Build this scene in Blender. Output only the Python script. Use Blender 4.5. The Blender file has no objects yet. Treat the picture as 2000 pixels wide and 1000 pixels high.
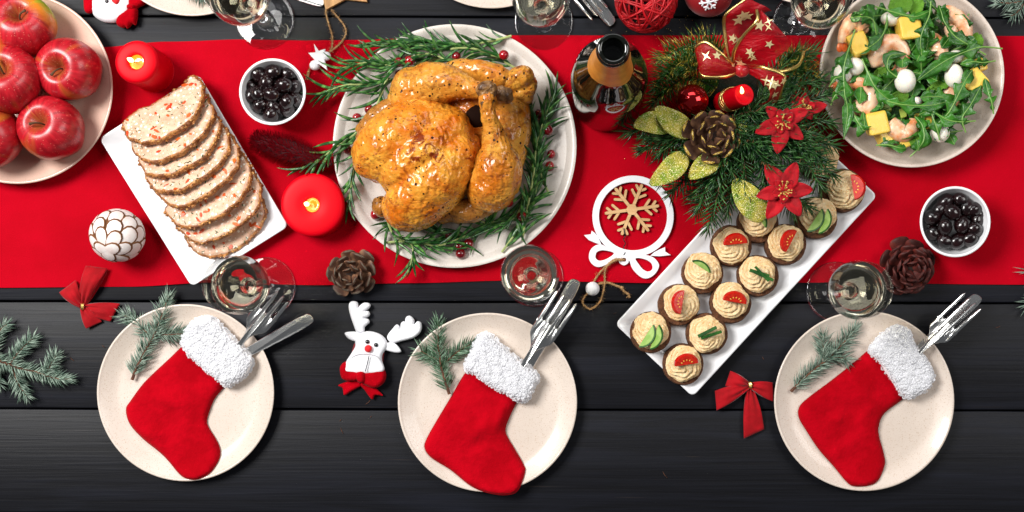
import bpy, math, random
import numpy as np
from mathutils import Vector, Matrix, Euler, noise, geometry
R = math.radians
SC = bpy.context.scene
COL = SC.collection
# ---------------------------------------------------------------- camera, world, lamps, exposure
H, S, NX, NY = 1.6, 1570.0, 1130.0, 598.0            # camera height over the table (m), scale (px per m of table), nadir
cam_d = bpy.data.cameras.new('camera'); cam = bpy.data.objects.new('camera', cam_d); COL.objects.link(cam)
cam.location = (0, 0, H); cam.rotation_euler = (0, 0, 0)
cam_d.sensor_width = 36.0; cam_d.lens = 36.0 * H / (2000.0 / S)
cam_d.shift_x = (1000 - NX) / 2000.0; cam_d.shift_y = (NY - 500) / 2000.0
cam_d.clip_start = 0.05; cam_d.clip_end = 50
SC.camera = cam
wd = bpy.data.worlds.new('World'); SC.world = wd; wd.use_nodes = True
wd.node_tree.nodes['Background'].inputs[0].default_value = (0.92, 0.95, 1.0, 1)
wd.node_tree.nodes['Background'].inputs[1].default_value = 0.10
def area(name, loc, aim, sx, sy, power, col):
    d = bpy.data.lights.new(name, 'AREA'); d.shape = 'RECTANGLE'; d.size = sx; d.size_y = sy; d.energy = power; d.color = col
    o = bpy.data.objects.new(name, d); COL.objects.link(o); o.location = loc
    o.rotation_euler = (Vector(aim) - Vector(loc)).to_track_quat('-Z', 'Y').to_euler()
area('key_softbox', (-1.55, 0.75, 2.0), (-0.05, 0.05, 0), 0.95, 0.95, 92, (1.0, 0.985, 0.96))
area('fill_softbox', (1.6, 0.5, 1.9), (0.05, 0.0, 0), 1.0, 1.2, 24, (1.0, 0.98, 0.95))
area('added_back_panel', (-0.1, 1.75, 1.7), (-0.05, 0.0, 0), 1.8, 0.8, 15, (0.97, 0.985, 1.0))  # added unseen panel: livelier reflections, makes up for the dimmed world
SC.view_settings.view_transform = 'Standard'; SC.view_settings.look = 'None'
SC.view_settings.gamma = 1.0; SC.view_settings.exposure = 0.0
SC.render.engine = 'CYCLES'
SC.cycles.max_bounces = 16; SC.cycles.diffuse_bounces = 10; SC.cycles.glossy_bounces = 6; SC.cycles.transmission_bounces = 14; SC.cycles.transparent_max_bounces = 16

# ---------------------------------------------------------------- helpers
def W(px, py, z=0.0):
    f = 1 - z / H
    return Vector(((px - NX) / S * f, (NY - py) / S * f, z))
def px(n): return n / S
def crop(x0, y0, s): return lambda x, y: (x0 + s * x, y0 + s * y)
def lin(r, g, b):
    def f(c):
        c /= 255.0
        return c / 12.92 if c <= 0.04045 else ((c + 0.055) / 1.055) ** 2.4
    return (f(r), f(g), f(b), 1.0)
def cr(pts, n=6, closed=False):
    """Catmull-Rom through points of any dimension"""
    P = [np.array(p, float) for p in pts]; N = len(P); out = []
    rng = range(N) if closed else range(N - 1)
    for i in rng:
        if closed: a, b, c, d = P[(i - 1) % N], P[i], P[(i + 1) % N], P[(i + 2) % N]
        else: a, b, c, d = P[max(i - 1, 0)], P[i], P[i + 1], P[min(i + 2, N - 1)]
        for k in range(n):
            t = k / n
            out.append(0.5 * (2 * b + (c - a) * t + (2 * a - 5 * b + 4 * c - d) * t * t + (3 * b - a - 3 * c + d) * t ** 3))
    if not closed: out.append(P[-1])
    return [tuple(float(q) for q in p) for p in out]
def nz(p, s, seed=0.0): return noise.noise(Vector((p[0] * s + seed, p[1] * s - seed * 1.7, (p[2] if len(p) > 2 else 0) * s + seed * .3)))

class G:
    """collects geometry for one mesh object"""
    def __init__(s): s.v = []; s.f = []; s.m = []
    def add(s, v, f, m=0):
        n = len(s.v); s.v += [tuple(p) for p in v]; s.f += [tuple(i + n for i in q) for q in f]
        s.m += [m] * len(f) if isinstance(m, int) else list(m)
        return n
    def lathe(s, prof, seg=48, m=0, M=None, fn=None):
        v = []; f = []; rows = []
        for (r, z) in prof:
            if r < 1e-7: rows.append([len(v)]); v.append(Vector((0, 0, z)))
            else:
                rows.append(list(range(len(v), len(v) + seg)))
                for k in range(seg):
                    a = 2 * math.pi * k / seg; v.append(Vector((r * math.cos(a), r * math.sin(a), z)))
        for A, B in zip(rows, rows[1:]):
            for k in range(seg):
                k2 = (k + 1) % seg
                if len(A) == 1 and len(B) == 1: continue
                if len(A) == 1: f.append((A[0], B[k2], B[k]))
                elif len(B) == 1: f.append((A[k], A[k2], B[0]))
                else: f.append((A[k], A[k2], B[k2], B[k]))
        if fn: v = [fn(p) for p in v]
        if M is not None: v = [M @ p for p in v]
        s.add(v, f, m)
    def tube(s, pts, rad, seg=8, m=0, flat=1.0, cap=True):
        P = [Vector((p[0], p[1], p[2])) for p in pts]; n = len(P)
        if not hasattr(rad, '__len__'): rad = [rad] * n
        if n < 2: return
        T = [(P[min(i + 1, n - 1)] - P[max(i - 1, 0)]).normalized() for i in range(n)]
        up = Vector((0, 0, 1)) if abs(T[0].z) < 0.9 else Vector((1, 0, 0))
        u = (up - T[0] * up.dot(T[0])).normalized(); v = []; f = []
        for i in range(n):
            u = (u - T[i] * u.dot(T[i])).normalized(); w = T[i].cross(u)
            for k in range(seg):
                a = 2 * math.pi * k / seg
                v.append(P[i] + u * (math.cos(a) * rad[i] * flat) + w * (math.sin(a) * rad[i]))
        for i in range(n - 1):
            for k in range(seg):
                k2 = (k + 1) % seg
                f.append((i * seg + k, i * seg + k2, (i + 1) * seg + k2, (i + 1) * seg + k))
        if cap:
            f.append(tuple(range(seg - 1, -1, -1))); f.append(tuple(range((n - 1) * seg, n * seg)))
        s.add(v, f, m)
    def ell(s, c, r, M=None, nu=16, nv=10, m=0, fn=None):
        if not hasattr(r, '__len__'): r = (r, r, r)
        v = [Vector((0, 0, -1))]; f = []
        for j in range(1, nv):
            t = -math.pi / 2 + math.pi * j / nv
            for k in range(nu):
                a = 2 * math.pi * k / nu; v.append(Vector((math.cos(t) * math.cos(a), math.cos(t) * math.sin(a), math.sin(t))))
        v.append(Vector((0, 0, 1))); top = len(v) - 1
        for k in range(nu):
            k2 = (k + 1) % nu
            f.append((0, 1 + k2, 1 + k)); f.append((top, top - nu + k, top - nu + k2))
            for j in range(nv - 2):
                a = 1 + j * nu; f.append((a + k, a + k2, a + nu + k2, a + nu + k))
        q = []
        for p in v:
            p = Vector((p.x * r[0], p.y * r[1], p.z * r[2]))
            if fn: p = fn(p)
            if M is not None: p = M @ p
            q.append(p + Vector(c))
        s.add(q, f, m)
    def prism(s, out, z0, z1, holes=(), m=0, bev=0.0, zf=None, mside=None):
        loops = [list(out)] + [list(h) for h in holes]
        ms = m if mside is None else mside
        def sa(L): return sum(L[i][0] * L[(i + 1) % len(L)][1] - L[(i + 1) % len(L)][0] * L[i][1] for i in range(len(L)))
        for i, L in enumerate(loops):
            if (sa(L) > 0) != (i == 0): L.reverse()
        base = []; v = []; f = []; mm = []
        for L in loops:
            n = len(L); o = len(v); ins = []
            for i in range(n):
                a, b, c = L[i - 1], L[i], L[(i + 1) % n]
                dx, dy = c[0] - a[0], c[1] - a[1]; l = math.hypot(dx, dy) or 1
                ins.append((b[0] - dy / l * bev, b[1] + dx / l * bev))
            zz = zf or (lambda x, y: 0.0)
            rows = [[(p[0], p[1], z0 + zz(*p[:2])) for p in L], [(p[0], p[1], z1 - bev + zz(*p[:2])) for p in L]]
            if bev: rows.append([(p[0], p[1], z1 + zz(*p)) for p in ins])
            for r_ in rows: v += r_
            for j in range(len(rows) - 1):
                for i in range(n):
                    i2 = (i + 1) % n; f.append((o + j * n + i, o + j * n + i2, o + (j + 1) * n + i2, o + (j + 1) * n + i)); mm.append(ms)
            base.append((o, n, len(rows)))
        for which in (0, 1):
            polys = []; idx = []
            for (o, n, nr) in base:
                st = o + (nr - 1) * n if which else o
                polys.append([Vector((v[st + i][0], v[st + i][1], 0)) for i in range(n)]); idx += list(range(st, st + n))
            for t in geometry.tessellate_polygon(polys):
                t = [idx[i] for i in t]
                A, B, C_ = (v[i] for i in t)
                up = (B[0] - A[0]) * (C_[1] - A[1]) - (B[1] - A[1]) * (C_[0] - A[0])
                if (up > 0) != bool(which): t.reverse()
                f.append(tuple(t)); mm.append(m)
        s.add(v, f, mm)
    def puff(s, out, step, h, w, e=0.001, zb=None, wr=None, m=0, seed=1):
        """cushion over a closed outline: height h reached w inside the edge, e = edge thickness, zb(x,y) what it lies on"""
        L = [(p[0], p[1]) for p in out]
        area2 = sum(L[i][0] * L[(i + 1) % len(L)][1] - L[(i + 1) % len(L)][0] * L[i][1] for i in range(len(L)))
        if area2 < 0: L.reverse()
        B = []                                       # resample the rim
        for i in range(len(L)):
            a, b = np.array(L[i]), np.array(L[(i + 1) % len(L)]); d = np.linalg.norm(b - a)
            if d < 1e-7: continue
            for k in range(max(1, int(round(d / step)))): B.append(tuple(a + (b - a) * k / max(1, int(round(d / step)))))
        B = np.array(B); nb = len(B); rg = random.Random(seed)
        A2 = B; C2 = np.roll(B, -1, 0); E = C2 - A2; EL = np.maximum((E ** 2).sum(1), 1e-14)
        gx = np.arange(B[:, 0].min(), B[:, 0].max(), step); gy = np.arange(B[:, 1].min(), B[:, 1].max(), step * .87)
        pts = []
        for j, y in enumerate(gy):
            for x in gx: pts.append((x + (step * .5 if j % 2 else 0) + rg.uniform(-.15, .15) * step, y + rg.uniform(-.15, .15) * step))
        pts = np.array(pts)
        def dist(q):
            d = q[:, None, :] - A2[None]; t = np.clip((d * E[None]).sum(2) / EL[None], 0, 1)
            return np.sqrt(((d - t[..., None] * E[None]) ** 2).sum(2).min(1))
        cond = np.zeros(len(pts), bool)
        for i in range(nb):
            x1, y1 = A2[i]; x2, y2 = C2[i]
            c = ((y1 > pts[:, 1]) != (y2 > pts[:, 1]))
            with np.errstate(divide='ignore', invalid='ignore'): xx = (x2 - x1) * (pts[:, 1] - y1) / (y2 - y1) + x1
            cond ^= c & (pts[:, 0] < xx)
        pts = pts[cond]
        if len(pts): pts = pts[dist(pts) > step * .45]
        allp = np.vstack([B, pts]) if len(pts) else B
        vs, ed, fs, _, _, _ = geometry.delaunay_2d_cdt([Vector((float(a), float(b))) for a, b in allp], [(i, (i + 1) % nb) for i in range(nb)], [], 1, 1e-7)
        q = np.array([(a.x, a.y) for a in vs]); d = dist(q)
        zt = []; zl = []
        for (x, y), dd in zip(q, d):
            k = min(dd / w, 1.0); pr = math.sqrt(max(0.0, 1 - (1 - k) ** 2))
            b0 = zb(x, y) if zb else 0.0
            zt.append(b0 + e + h * pr + (wr(x, y) * pr if wr else 0.0)); zl.append(b0)
        n = len(q)
        v = [(q[i][0], q[i][1], zt[i]) for i in range(n)] + [(q[i][0], q[i][1], zl[i]) for i in range(n)]
        f = []; cnt = {}
        for t in fs:
            t = list(t)
            if len(t) == 3:
                ar = (q[t[1]][0] - q[t[0]][0]) * (q[t[2]][1] - q[t[0]][1]) - (q[t[1]][1] - q[t[0]][1]) * (q[t[2]][0] - q[t[0]][0])
                if ar < 0: t.reverse()
            f.append(tuple(t)); f.append(tuple(i + n for i in reversed(t)))
            for i in range(len(t)): cnt[(t[i], t[(i + 1) % len(t)])] = 1
        for (a, b) in list(cnt):
            if (b, a) not in cnt: f.append((b, a, a + n, b + n))
        s.add(v, f, m)
        return [(v[i], d[i]) for i in range(n)]
    def strands(s, P, D, E, rad):
        # fast fine fibres: root points, mid offsets, tip offsets
        P, D, E = (np.asarray(a, float) for a in (P, D, E)); n = len(P); b = len(s.v)
        off = np.array([(math.cos(a), math.sin(a), .3 * math.sin(2 * a)) for a in (0, 2.1, 4.2)]) * rad
        V = np.concatenate([P[:, None] + off, (P + D)[:, None] + off, (P + E)[:, None]], 1).reshape(-1, 3); s.v += [tuple(p) for p in V.tolist()]
        for k in range(n):
            o = b + 7 * k
            for j in range(3):
                j2 = (j + 1) % 3; s.f.append((o + j, o + j2, o + 3 + j2, o + 3 + j)); s.f.append((o + 3 + j, o + 3 + j2, o + 6))
        s.m += [0] * (6 * n)
    def mesh(s, name, mats, sharp=40):
        me = bpy.data.meshes.new(name); me.from_pydata(s.v, [], s.f)
        for mt in (mats if isinstance(mats, (list, tuple)) else [mats]): me.materials.append(mt)
        me.polygons.foreach_set('material_index', s.m)
        me.polygons.foreach_set('use_smooth', [True] * len(s.f))
        if sharp: me.set_sharp_from_angle(angle=R(sharp))
        me.update(); return me
    def obj(s, name, mats, parent=None, loc=None, M=None, stuff=False, label=None, sharp=40):
        return put(s.mesh(name, mats, sharp), name, parent, loc, M, stuff, label)
def put(me, name, parent=None, loc=None, M=None, stuff=False, label=None):
    o = bpy.data.objects.new(name, me); COL.objects.link(o)
    if parent is not None: o.parent = parent
    if loc is not None: o.location = loc
    if M is not None: o.matrix_local = M
    if stuff: o['kind'] = 'stuff'
    if label: o['label'] = label
    return o
def thing(name, label, cat, loc=(0, 0, 0), rz=0.0, group=None, M=None):
    o = bpy.data.objects.new(name, None); COL.objects.link(o); o.empty_display_size = .01
    o.location = loc; o.rotation_euler = (0, 0, rz)
    if M is not None: o.matrix_local = M
    o['label'] = label; o['category'] = cat
    if group: o['group'] = group
    return o
def tag(o, label, cat, group=None):
    o['label'] = label; o['category'] = cat
    if group: o['group'] = group
    return o
def kids(o): return list(o.children)
def dup(o, parent=None):
    c = o.copy(); COL.objects.link(c); c.parent = parent
    for k in list(o.children):
        d = dup(k, c); d.matrix_local = k.matrix_local
    return c
def frame(z, x=(1, 0, 0)):
    """rotation whose local z is z"""
    z = Vector(z).normalized(); x = Vector(x); x = (x - z * x.dot(z))
    if x.length < 1e-4: x = Vector((0, 1, 0)) - z * z.y
    x.normalize(); y = z.cross(x)
    return Matrix((x, y, z)).transposed()
def M4(rot, loc, s=1.0):
    m = rot.to_4x4() if len(rot) == 3 else rot.copy()
    m = m @ Matrix.Scale(s, 4) if not hasattr(s, '__len__') else m @ Matrix.Diagonal((*s, 1))
    m.translation = Vector(loc); return m

# ---------------------------------------------------------------- materials
def nt(name):
    m = bpy.data.materials.new(name); m.use_nodes = True
    t = m.node_tree; b = t.nodes['Principled BSDF']; return m, t, b
def N(t, typ, **kw):
    n = t.nodes.new('ShaderNode' + typ)
    for k, v in kw.items():
        if k.startswith('i_'): n.inputs[k[2:].replace('_', ' ')].default_value = v
        else: setattr(n, k, v)
    return n
def mixc(t, fac, a, b, blend='MIX'):
    n = t.nodes.new('ShaderNodeMix'); n.data_type = 'RGBA'; n.blend_type = blend
    def setv(sock, v):
        if hasattr(v, 'is_linked') or isinstance(v, bpy.types.NodeSocket): t.links.new(v, sock)
        else: sock.default_value = v
    setv(n.inputs[0], fac); setv(n.inputs[6], a); setv(n.inputs[7], b)
    return n.outputs[2]
def ramp(t, src, lo, hi, inv=False):
    n = N(t, 'MapRange'); n.inputs[1].default_value = lo; n.inputs[2].default_value = hi
    if inv: n.inputs[3].default_value, n.inputs[4].default_value = 1.0, 0.0
    t.links.new(src, n.inputs[0]); return n.outputs[0]
def coords(t, stretch=(1, 1, 1), space='Object', rot=(0, 0, 0)):
    tc = N(t, 'TexCoord'); mp = N(t, 'Mapping'); mp.inputs['Scale'].default_value = stretch; mp.inputs['Rotation'].default_value = rot
    t.links.new(tc.outputs[space], mp.inputs[0]); return mp.outputs[0]
def noi(t, co, scale, detail=4, rough=.55, dist=0):
    n = N(t, 'TexNoise'); n.inputs['Scale'].default_value = scale; n.inputs['Detail'].default_value = detail
    n.inputs['Roughness'].default_value = rough; n.inputs['Distortion'].default_value = dist; t.links.new(co, n.inputs['Vector']); return n.outputs['Fac']
def mat(name, col, rough=.5, metal=0.0, col2=None, ns=30, lo=.4, hi=.62, stretch=(1, 1, 1), bump=0.0, bs=200, bd=.001, bstretch=None,
        coat=0.0, sss=0.0, sheen=0.0, specks=(), vary=0.0, spec=.5, rvar=0.0, emis=None, es=0.0, sssr=(.01, .004, .002), bdet=3, sssc=(1, .4, .2)):
    m, t, b = nt(name); co = coords(t, stretch)
    c = col
    if col2 is not None: c = mixc(t, ramp(t, noi(t, co, ns), lo, hi), col, col2)
    co0 = coords(t)
    for (sc, scl, thr) in specks:
        v = N(t, 'TexVoronoi'); v.inputs['Scale'].default_value = scl; t.links.new(co0, v.inputs['Vector'])
        # only some of the cells carry a speck
        sep = N(t, 'SeparateColor'); t.links.new(v.outputs['Color'], sep.inputs[0])
        g = N(t, 'Math', operation='LESS_THAN'); t.links.new(v.outputs['Distance'], g.inputs[0])
        k = N(t, 'Math', operation='MULTIPLY'); t.links.new(sep.outputs[0], k.inputs[0]); k.inputs[1].default_value = thr
        t.links.new(k.outputs[0], g.inputs[1])
        c = mixc(t, g.outputs[0], c, sc)
    if vary:
        oi = N(t, 'ObjectInfo'); hs = N(t, 'HueSaturation')
        t.links.new(ramp2(t, oi.outputs['Random'], 1 - vary, 1 + vary), hs.inputs['Value'])
        if isinstance(c, bpy.types.NodeSocket): t.links.new(c, hs.inputs['Color'])
        else: hs.inputs['Color'].default_value = c
        c = hs.outputs[0]
    if isinstance(c, bpy.types.NodeSocket): t.links.new(c, b.inputs['Base Color'])
    else: b.inputs['Base Color'].default_value = c
    b.inputs['Roughness'].default_value = rough; b.inputs['Metallic'].default_value = metal
    b.inputs['Specular IOR Level'].default_value = spec
    if rvar:
        t.links.new(ramp2(t, noi(t, co0, ns * 2), max(.02, rough - rvar), rough + rvar), b.inputs['Roughness'])
    if coat: b.inputs['Coat Weight'].default_value = coat; b.inputs['Coat Roughness'].default_value = .08
    if sss:
        b.inputs['Subsurface Weight'].default_value = sss; b.inputs['Subsurface Radius'].default_value = sssc; b.inputs['Subsurface Scale'].default_value = sssr[0]
    if sheen: b.inputs['Sheen Weight'].default_value = sheen; b.inputs['Sheen Roughness'].default_value = .4
    if emis: b.inputs['Emission Color'].default_value = emis; b.inputs['Emission Strength'].default_value = es
    if bump:
        cb = coords(t, bstretch) if bstretch else co0
        bn = N(t, 'Bump'); bn.inputs['Strength'].default_value = bump; bn.inputs['Distance'].default_value = bd
        t.links.new(noi(t, cb, bs, bdet), bn.inputs['Height']); t.links.new(bn.outputs[0], b.inputs['Normal'])
    return m
def ramp2(t, src, a, b_):
    n = N(t, 'MapRange'); n.inputs[3].default_value = a; n.inputs[4].default_value = b_; t.links.new(src, n.inputs[0]); return n.outputs[0]
def thin_glass(name, tint=(1, 1, 1, 1), ior=1.5):
    # thin walled vessel: what is behind passes straight through, the surface reflects by Fresnel
    m, t, b = nt(name); t.nodes.remove(b); out = [n for n in t.nodes if n.type == 'OUTPUT_MATERIAL'][0]
    tr = N(t, 'BsdfTransparent'); tr.inputs[0].default_value = tint; gl = N(t, 'BsdfGlossy'); gl.inputs['Roughness'].default_value = .02
    lw = N(t, 'LayerWeight'); lw.inputs[0].default_value = .5; pw = N(t, 'Math', operation='POWER'); pw.inputs[1].default_value = 5.0; t.links.new(lw.outputs['Facing'], pw.inputs[0])
    mx = N(t, 'MixShader'); t.links.new(ramp2(t, pw.outputs[0], .05, .72), mx.inputs[0])
    t.links.new(tr.outputs[0], mx.inputs[1]); t.links.new(gl.outputs[0], mx.inputs[2]); t.links.new(mx.outputs[0], out.inputs[0]); return m
def glass(name, col=(1, 1, 1, 1), ior=1.45, rough=0.0):
    m, t, b = nt(name); b.inputs['Base Color'].default_value = col; b.inputs['Transmission Weight'].default_value = 1.0
    b.inputs['IOR'].default_value = ior; b.inputs['Roughness'].default_value = rough; return m
# ---------------------------------------------------------------- the materials
def wood_mat():
    m, t, b = nt('black_painted_wood')
    tc = N(t, 'TexCoord'); oi = N(t, 'ObjectInfo')
    add = N(t, 'VectorMath', operation='ADD'); cx = N(t, 'CombineXYZ')
    mu = N(t, 'Math', operation='MULTIPLY'); mu.inputs[1].default_value = 37.0
    t.links.new(oi.outputs['Random'], mu.inputs[0]); t.links.new(mu.outputs[0], cx.inputs[0]); t.links.new(mu.outputs[0], cx.inputs[2])
    t.links.new(tc.outputs['Object'], add.inputs[0]); t.links.new(cx.outputs[0], add.inputs[1])
    def mp(s):
        n = N(t, 'Mapping'); n.inputs['Scale'].default_value = s; t.links.new(add.outputs[0], n.inputs[0]); return n.outputs[0]
    grain = noi(t, mp((3, 130, 60)), 1.6, 6, .65, .5)
    streak = noi(t, mp((1.2, 14, 10)), 2.2, 5, .6, .8)
    wear = noi(t, mp((5, 22, 5)), 1.5, 6, .7, 1.2)
    c = mixc(t, ramp(t, grain, .35, .7), lin(11, 11, 15), lin(19, 20, 26))
    c = mixc(t, ramp(t, streak, .5, .85), c, lin(24, 26, 36))
    c = mixc(t, ramp(t, wear, .70, .80), c, lin(42, 42, 47))
    scr = noi(t, mp((2.5, 220, 60)), 1.1, 3, .5, 1.5)
    c = mixc(t, ramp(t, scr, .70, .78), c, lin(58, 48, 40))
    t.links.new(c, b.inputs['Base Color'])
    t.links.new(ramp2(t, streak, .40, .58), b.inputs['Roughness']); b.inputs['Specular IOR Level'].default_value = .2
    bn = N(t, 'Bump'); bn.inputs['Strength'].default_value = .32; bn.inputs['Distance'].default_value = .0012
    t.links.new(grain, bn.inputs['Height']); t.links.new(bn.outputs[0], b.inputs['Normal'])
    return m
M_wood = wood_mat()
M_runner = mat('red_cotton', lin(178, 0, 24), .85, col2=lin(164, 0, 18), ns=8, bump=.5, bs=700, bd=.0007, spec=.06)
M_stone = mat('speckled_stoneware', lin(216, 202, 190), .38, col2=lin(208, 193, 180), ns=6, specks=((lin(186, 162, 138), 560, .32), (lin(166, 142, 122), 900, .26)), bump=.05, bs=300, coat=.25)
M_stone_grey = mat('speckled_grey_stoneware', lin(220, 212, 204), .36, col2=lin(212, 203, 194), ns=6, specks=((lin(192, 176, 158), 600, .30), (lin(176, 158, 142), 1000, .24)), bump=.05, bs=300, coat=.25)
M_pinkplate = mat('blush_stoneware', lin(222, 186, 168), .4, col2=lin(214, 178, 160), ns=6, specks=((lin(190, 150, 130), 600, .25),), coat=.2)
M_porc = mat('white_porcelain', lin(240, 240, 242), .18, coat=.5)
M_felt = mat('red_felt', lin(178, 1, 20), .95, col2=lin(158, 0, 14), ns=40, bump=.9, bs=260, bd=.0012, spec=.06, sheen=.04, bdet=6)
M_feltseam = mat('red_felt_seam', lin(150, 4, 14), .95, spec=.1)
M_whitefelt = mat('white_felt', lin(236, 236, 240), .95, bump=.6, bs=1100, bd=.0005, sheen=.2, spec=.15)
M_fleece_core = mat('white_fleece', lin(252, 252, 253), .95, spec=.05, sheen=.1, sss=.4, sssr=(.002,), sssc=(1, 1, 1))
def fibre_mat():
    m, t, b = nt('white_fleece'); t.nodes.remove(b); out = [n for n in t.nodes if n.type == 'OUTPUT_MATERIAL'][0]
    d = N(t, 'BsdfDiffuse'); d.inputs[0].default_value = lin(250, 250, 252); tl = N(t, 'BsdfTranslucent'); tl.inputs[0].default_value = lin(250, 250, 252)
    mx = N(t, 'MixShader'); mx.inputs[0].default_value = .5; t.links.new(d.outputs[0], mx.inputs[1]); t.links.new(tl.outputs[0], mx.inputs[2]); t.links.new(mx.outputs[0], out.inputs[0]); return m
M_fleece = fibre_mat()
M_velvet = mat('red_velvet', lin(168, 2, 18), .8, col2=lin(146, 1, 12), ns=60, bump=.3, bs=1500, bd=.0004, sheen=.25, spec=.2)
M_steel = mat('polished_steel', (.88, .88, .87, 1), .2, 1.0, bump=.03, bs=60, bstretch=(1, 1, 1))
M_gold = mat('gold_foil', lin(244, 212, 130), .3, 1.0, bump=.5, bs=900, bd=.0006)
M_glass = thin_glass('clear_thin_glass'); M_glassstem = glass('clear_solid_glass')
M_wine = glass('sparkling_white_wine', (.995, .95, .74, 1), 1.20)
M_bottle = mat('dark_bottle_glass', lin(10, 12, 8), .04, spec=.6, coat=.4)
M_bottle_in = mat('bottle_inside', lin(3, 3, 2), .3)
M_foil = mat('orange_gold_paper', lin(222, 150, 62), .42, .35, col2=lin(205, 132, 50), ns=60, bump=.5, bs=90, bd=.002)
M_olive = mat('black_olive_skin', lin(30, 10, 12), .2, col2=lin(10, 4, 5), ns=70, bump=.5, bs=120, bd=.0016, coat=.35)
M_candle = mat('red_wax', lin(205, 0, 20), .45, sss=.2, spec=.1, sssr=(.008,), sssc=(1, .1, .1))
M_poolglow = mat('molten_wax_glow', lin(226, 140, 30), .08, coat=.5, sss=.3, emis=lin(255, 150, 20), es=.10)  # candlelight on the wax put into its orange colour and faint emission
M_flame = mat('candle_flame', (1, .8, .3, 1), .5, emis=(1, .72, .25, 1), es=5)
M_wick = mat('burnt_wick', lin(40, 24, 14), .9)
M_bark = mat('brown_bark', lin(104, 64, 42), .85, col2=lin(76, 44, 30), ns=200, bump=.6, bs=400, bd=.001)
M_spruce = mat('blue_spruce_needle', lin(78, 104, 88), .42, col2=lin(158, 176, 160), ns=130, lo=.38, hi=.62)
M_spruce_tip = mat('green_spruce_needle', lin(54, 88, 56), .42, col2=lin(128, 156, 132), ns=130)
M_firgreen = mat('dark_green_plastic_needle', lin(16, 58, 24), .28, col2=lin(78, 126, 62), ns=120, lo=.42, hi=.66)
M_tinsel = mat('green_gold_tinsel', lin(36, 84, 22), .3, .2, col2=lin(190, 166, 62), ns=90, lo=.54, hi=.62)
M_firtip = mat('tan_twig', lin(150, 112, 70), .8)
M_rosemary = mat('rosemary_leaf', lin(24, 76, 26), .3, col2=lin(92, 140, 66), ns=110, lo=.48, hi=.66, bump=.2, bs=300, vary=.25)
M_rosestem = mat('rosemary_stem', lin(168, 182, 116), .6, col2=lin(140, 152, 88), ns=90)
M_cran = mat('cranberry_skin', lin(150, 8, 22), .14, col2=lin(104, 4, 16), ns=60, coat=.7, vary=.3)
M_cone = mat('brown_cone_scale', lin(126, 88, 62), .6, col2=lin(72, 44, 30), ns=120, bump=.5, bs=260, bd=.001, vary=.2)
M_conecore = mat('dark_cone_core', lin(40, 24, 18), .9)
M_conered = mat('russet_cone_scale', lin(104, 34, 24), .65, col2=lin(62, 18, 12), ns=120, bump=.5, bs=260, bd=.001, vary=.2)
M_conetip = mat('grey_cone_tip', lin(96, 84, 70), .8)
M_brush = mat('crimson_bristle', lin(146, 3, 26), .5, vary=.1)
M_glit = mat('gold_green_glitter', lin(200, 186, 70), .35, .45, col2=lin(124, 152, 30), ns=60, specks=((lin(255, 244, 190), 900, .55), (lin(96, 84, 20), 700, .35)), bump=1.0, bs=900, bd=.0015)
M_glitgold = mat('gold_glitter', lin(196, 160, 66), .35, .6, specks=((lin(255, 236, 180), 900, .5), (lin(110, 80, 24), 700, .4)), bump=1.0, bs=900, bd=.0015)
M_bauble = mat('red_mirror_glass', lin(190, 4, 14), .07, .85, coat=.6)
M_petal = mat('red_silk_petal', lin(184, 3, 22), .7, col2=lin(146, 0, 14), ns=90, bump=.5, bs=160, bd=.0015, sheen=.25, spec=.25)
M_stamen = mat('gold_stamen', lin(214, 178, 96), .4, .3)
M_twine = mat('jute_twine', lin(190, 152, 104), .85, col2=lin(150, 112, 70), ns=400, bump=.8, bs=500, bd=.001)
M_paintwood = mat('white_painted_wood', lin(236, 236, 240), .5, bump=.15, bs=300)
M_lightwood = mat('light_birch', lin(216, 176, 124), .6, col2=lin(186, 140, 90), ns=14, stretch=(1, 9, 1), lo=.35, hi=.7, bump=.2, bs=60, bstretch=(1, 12, 1))
M_edgewood = mat('laser_cut_edge', lin(92, 60, 34), .8)
M_oak = mat('oak_grain', lin(196, 150, 92), .6, col2=lin(146, 100, 52), ns=10, stretch=(14, 2, 2), lo=.35, hi=.7)
M_black = mat('black_bead', lin(12, 12, 14), .12, coat=.6)
M_wire = mat('black_wire', lin(20, 18, 18), .5)
M_strand = mat('red_rattan', lin(196, 8, 24), .5, col2=lin(160, 4, 16), ns=80)
M_rednose = mat('red_pompom', lin(216, 20, 28), .8, sheen=.3)
M_satin = mat('dark_red_satin', lin(140, 6, 16), .6, sheen=.2)
M_bread = mat('rye_bread', lin(112, 70, 42), .9, col2=lin(80, 48, 28), ns=160, bump=1.0, bs=420, bd=.002, specks=((lin(60, 36, 20), 600, .4),))
M_cream = mat('salmon_cream', lin(236, 210, 164), .5, col2=lin(222, 188, 134), ns=120, sss=.1, bump=.5, bs=420, bd=.0012, specks=((lin(214, 140, 60), 420, .3), (lin(246, 226, 180), 500, .35)), sssr=(.003,))
M_tomskin = mat('tomato_skin', lin(190, 22, 14), .15, coat=.5)
M_tomflesh = mat('tomato_flesh', lin(208, 44, 22), .2, col2=lin(176, 26, 14), ns=240, coat=.5)
M_seed = mat('tomato_seed', lin(236, 176, 70), .3, coat=.4)
M_cucskin = mat('cucumber_skin', lin(22, 70, 22), .35, col2=lin(46, 98, 34), ns=200)
M_cucflesh = mat('cucumber_flesh', lin(168, 196, 112), .25, col2=lin(140, 178, 84), ns=140, coat=.4)
M_meat = mat('chicken_loaf_cut', lin(226, 188, 160), .5, col2=lin(204, 156, 128), ns=60, lo=.38, hi=.66, sss=.08, bump=.8, bs=200, bd=.0018,
             specks=((lin(96, 108, 70), 420, .26), (lin(210, 150, 96), 260, .26), (lin(248, 234, 216), 200, .42), (lin(150, 138, 100), 640, .22)), sssr=(.003,))
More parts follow.
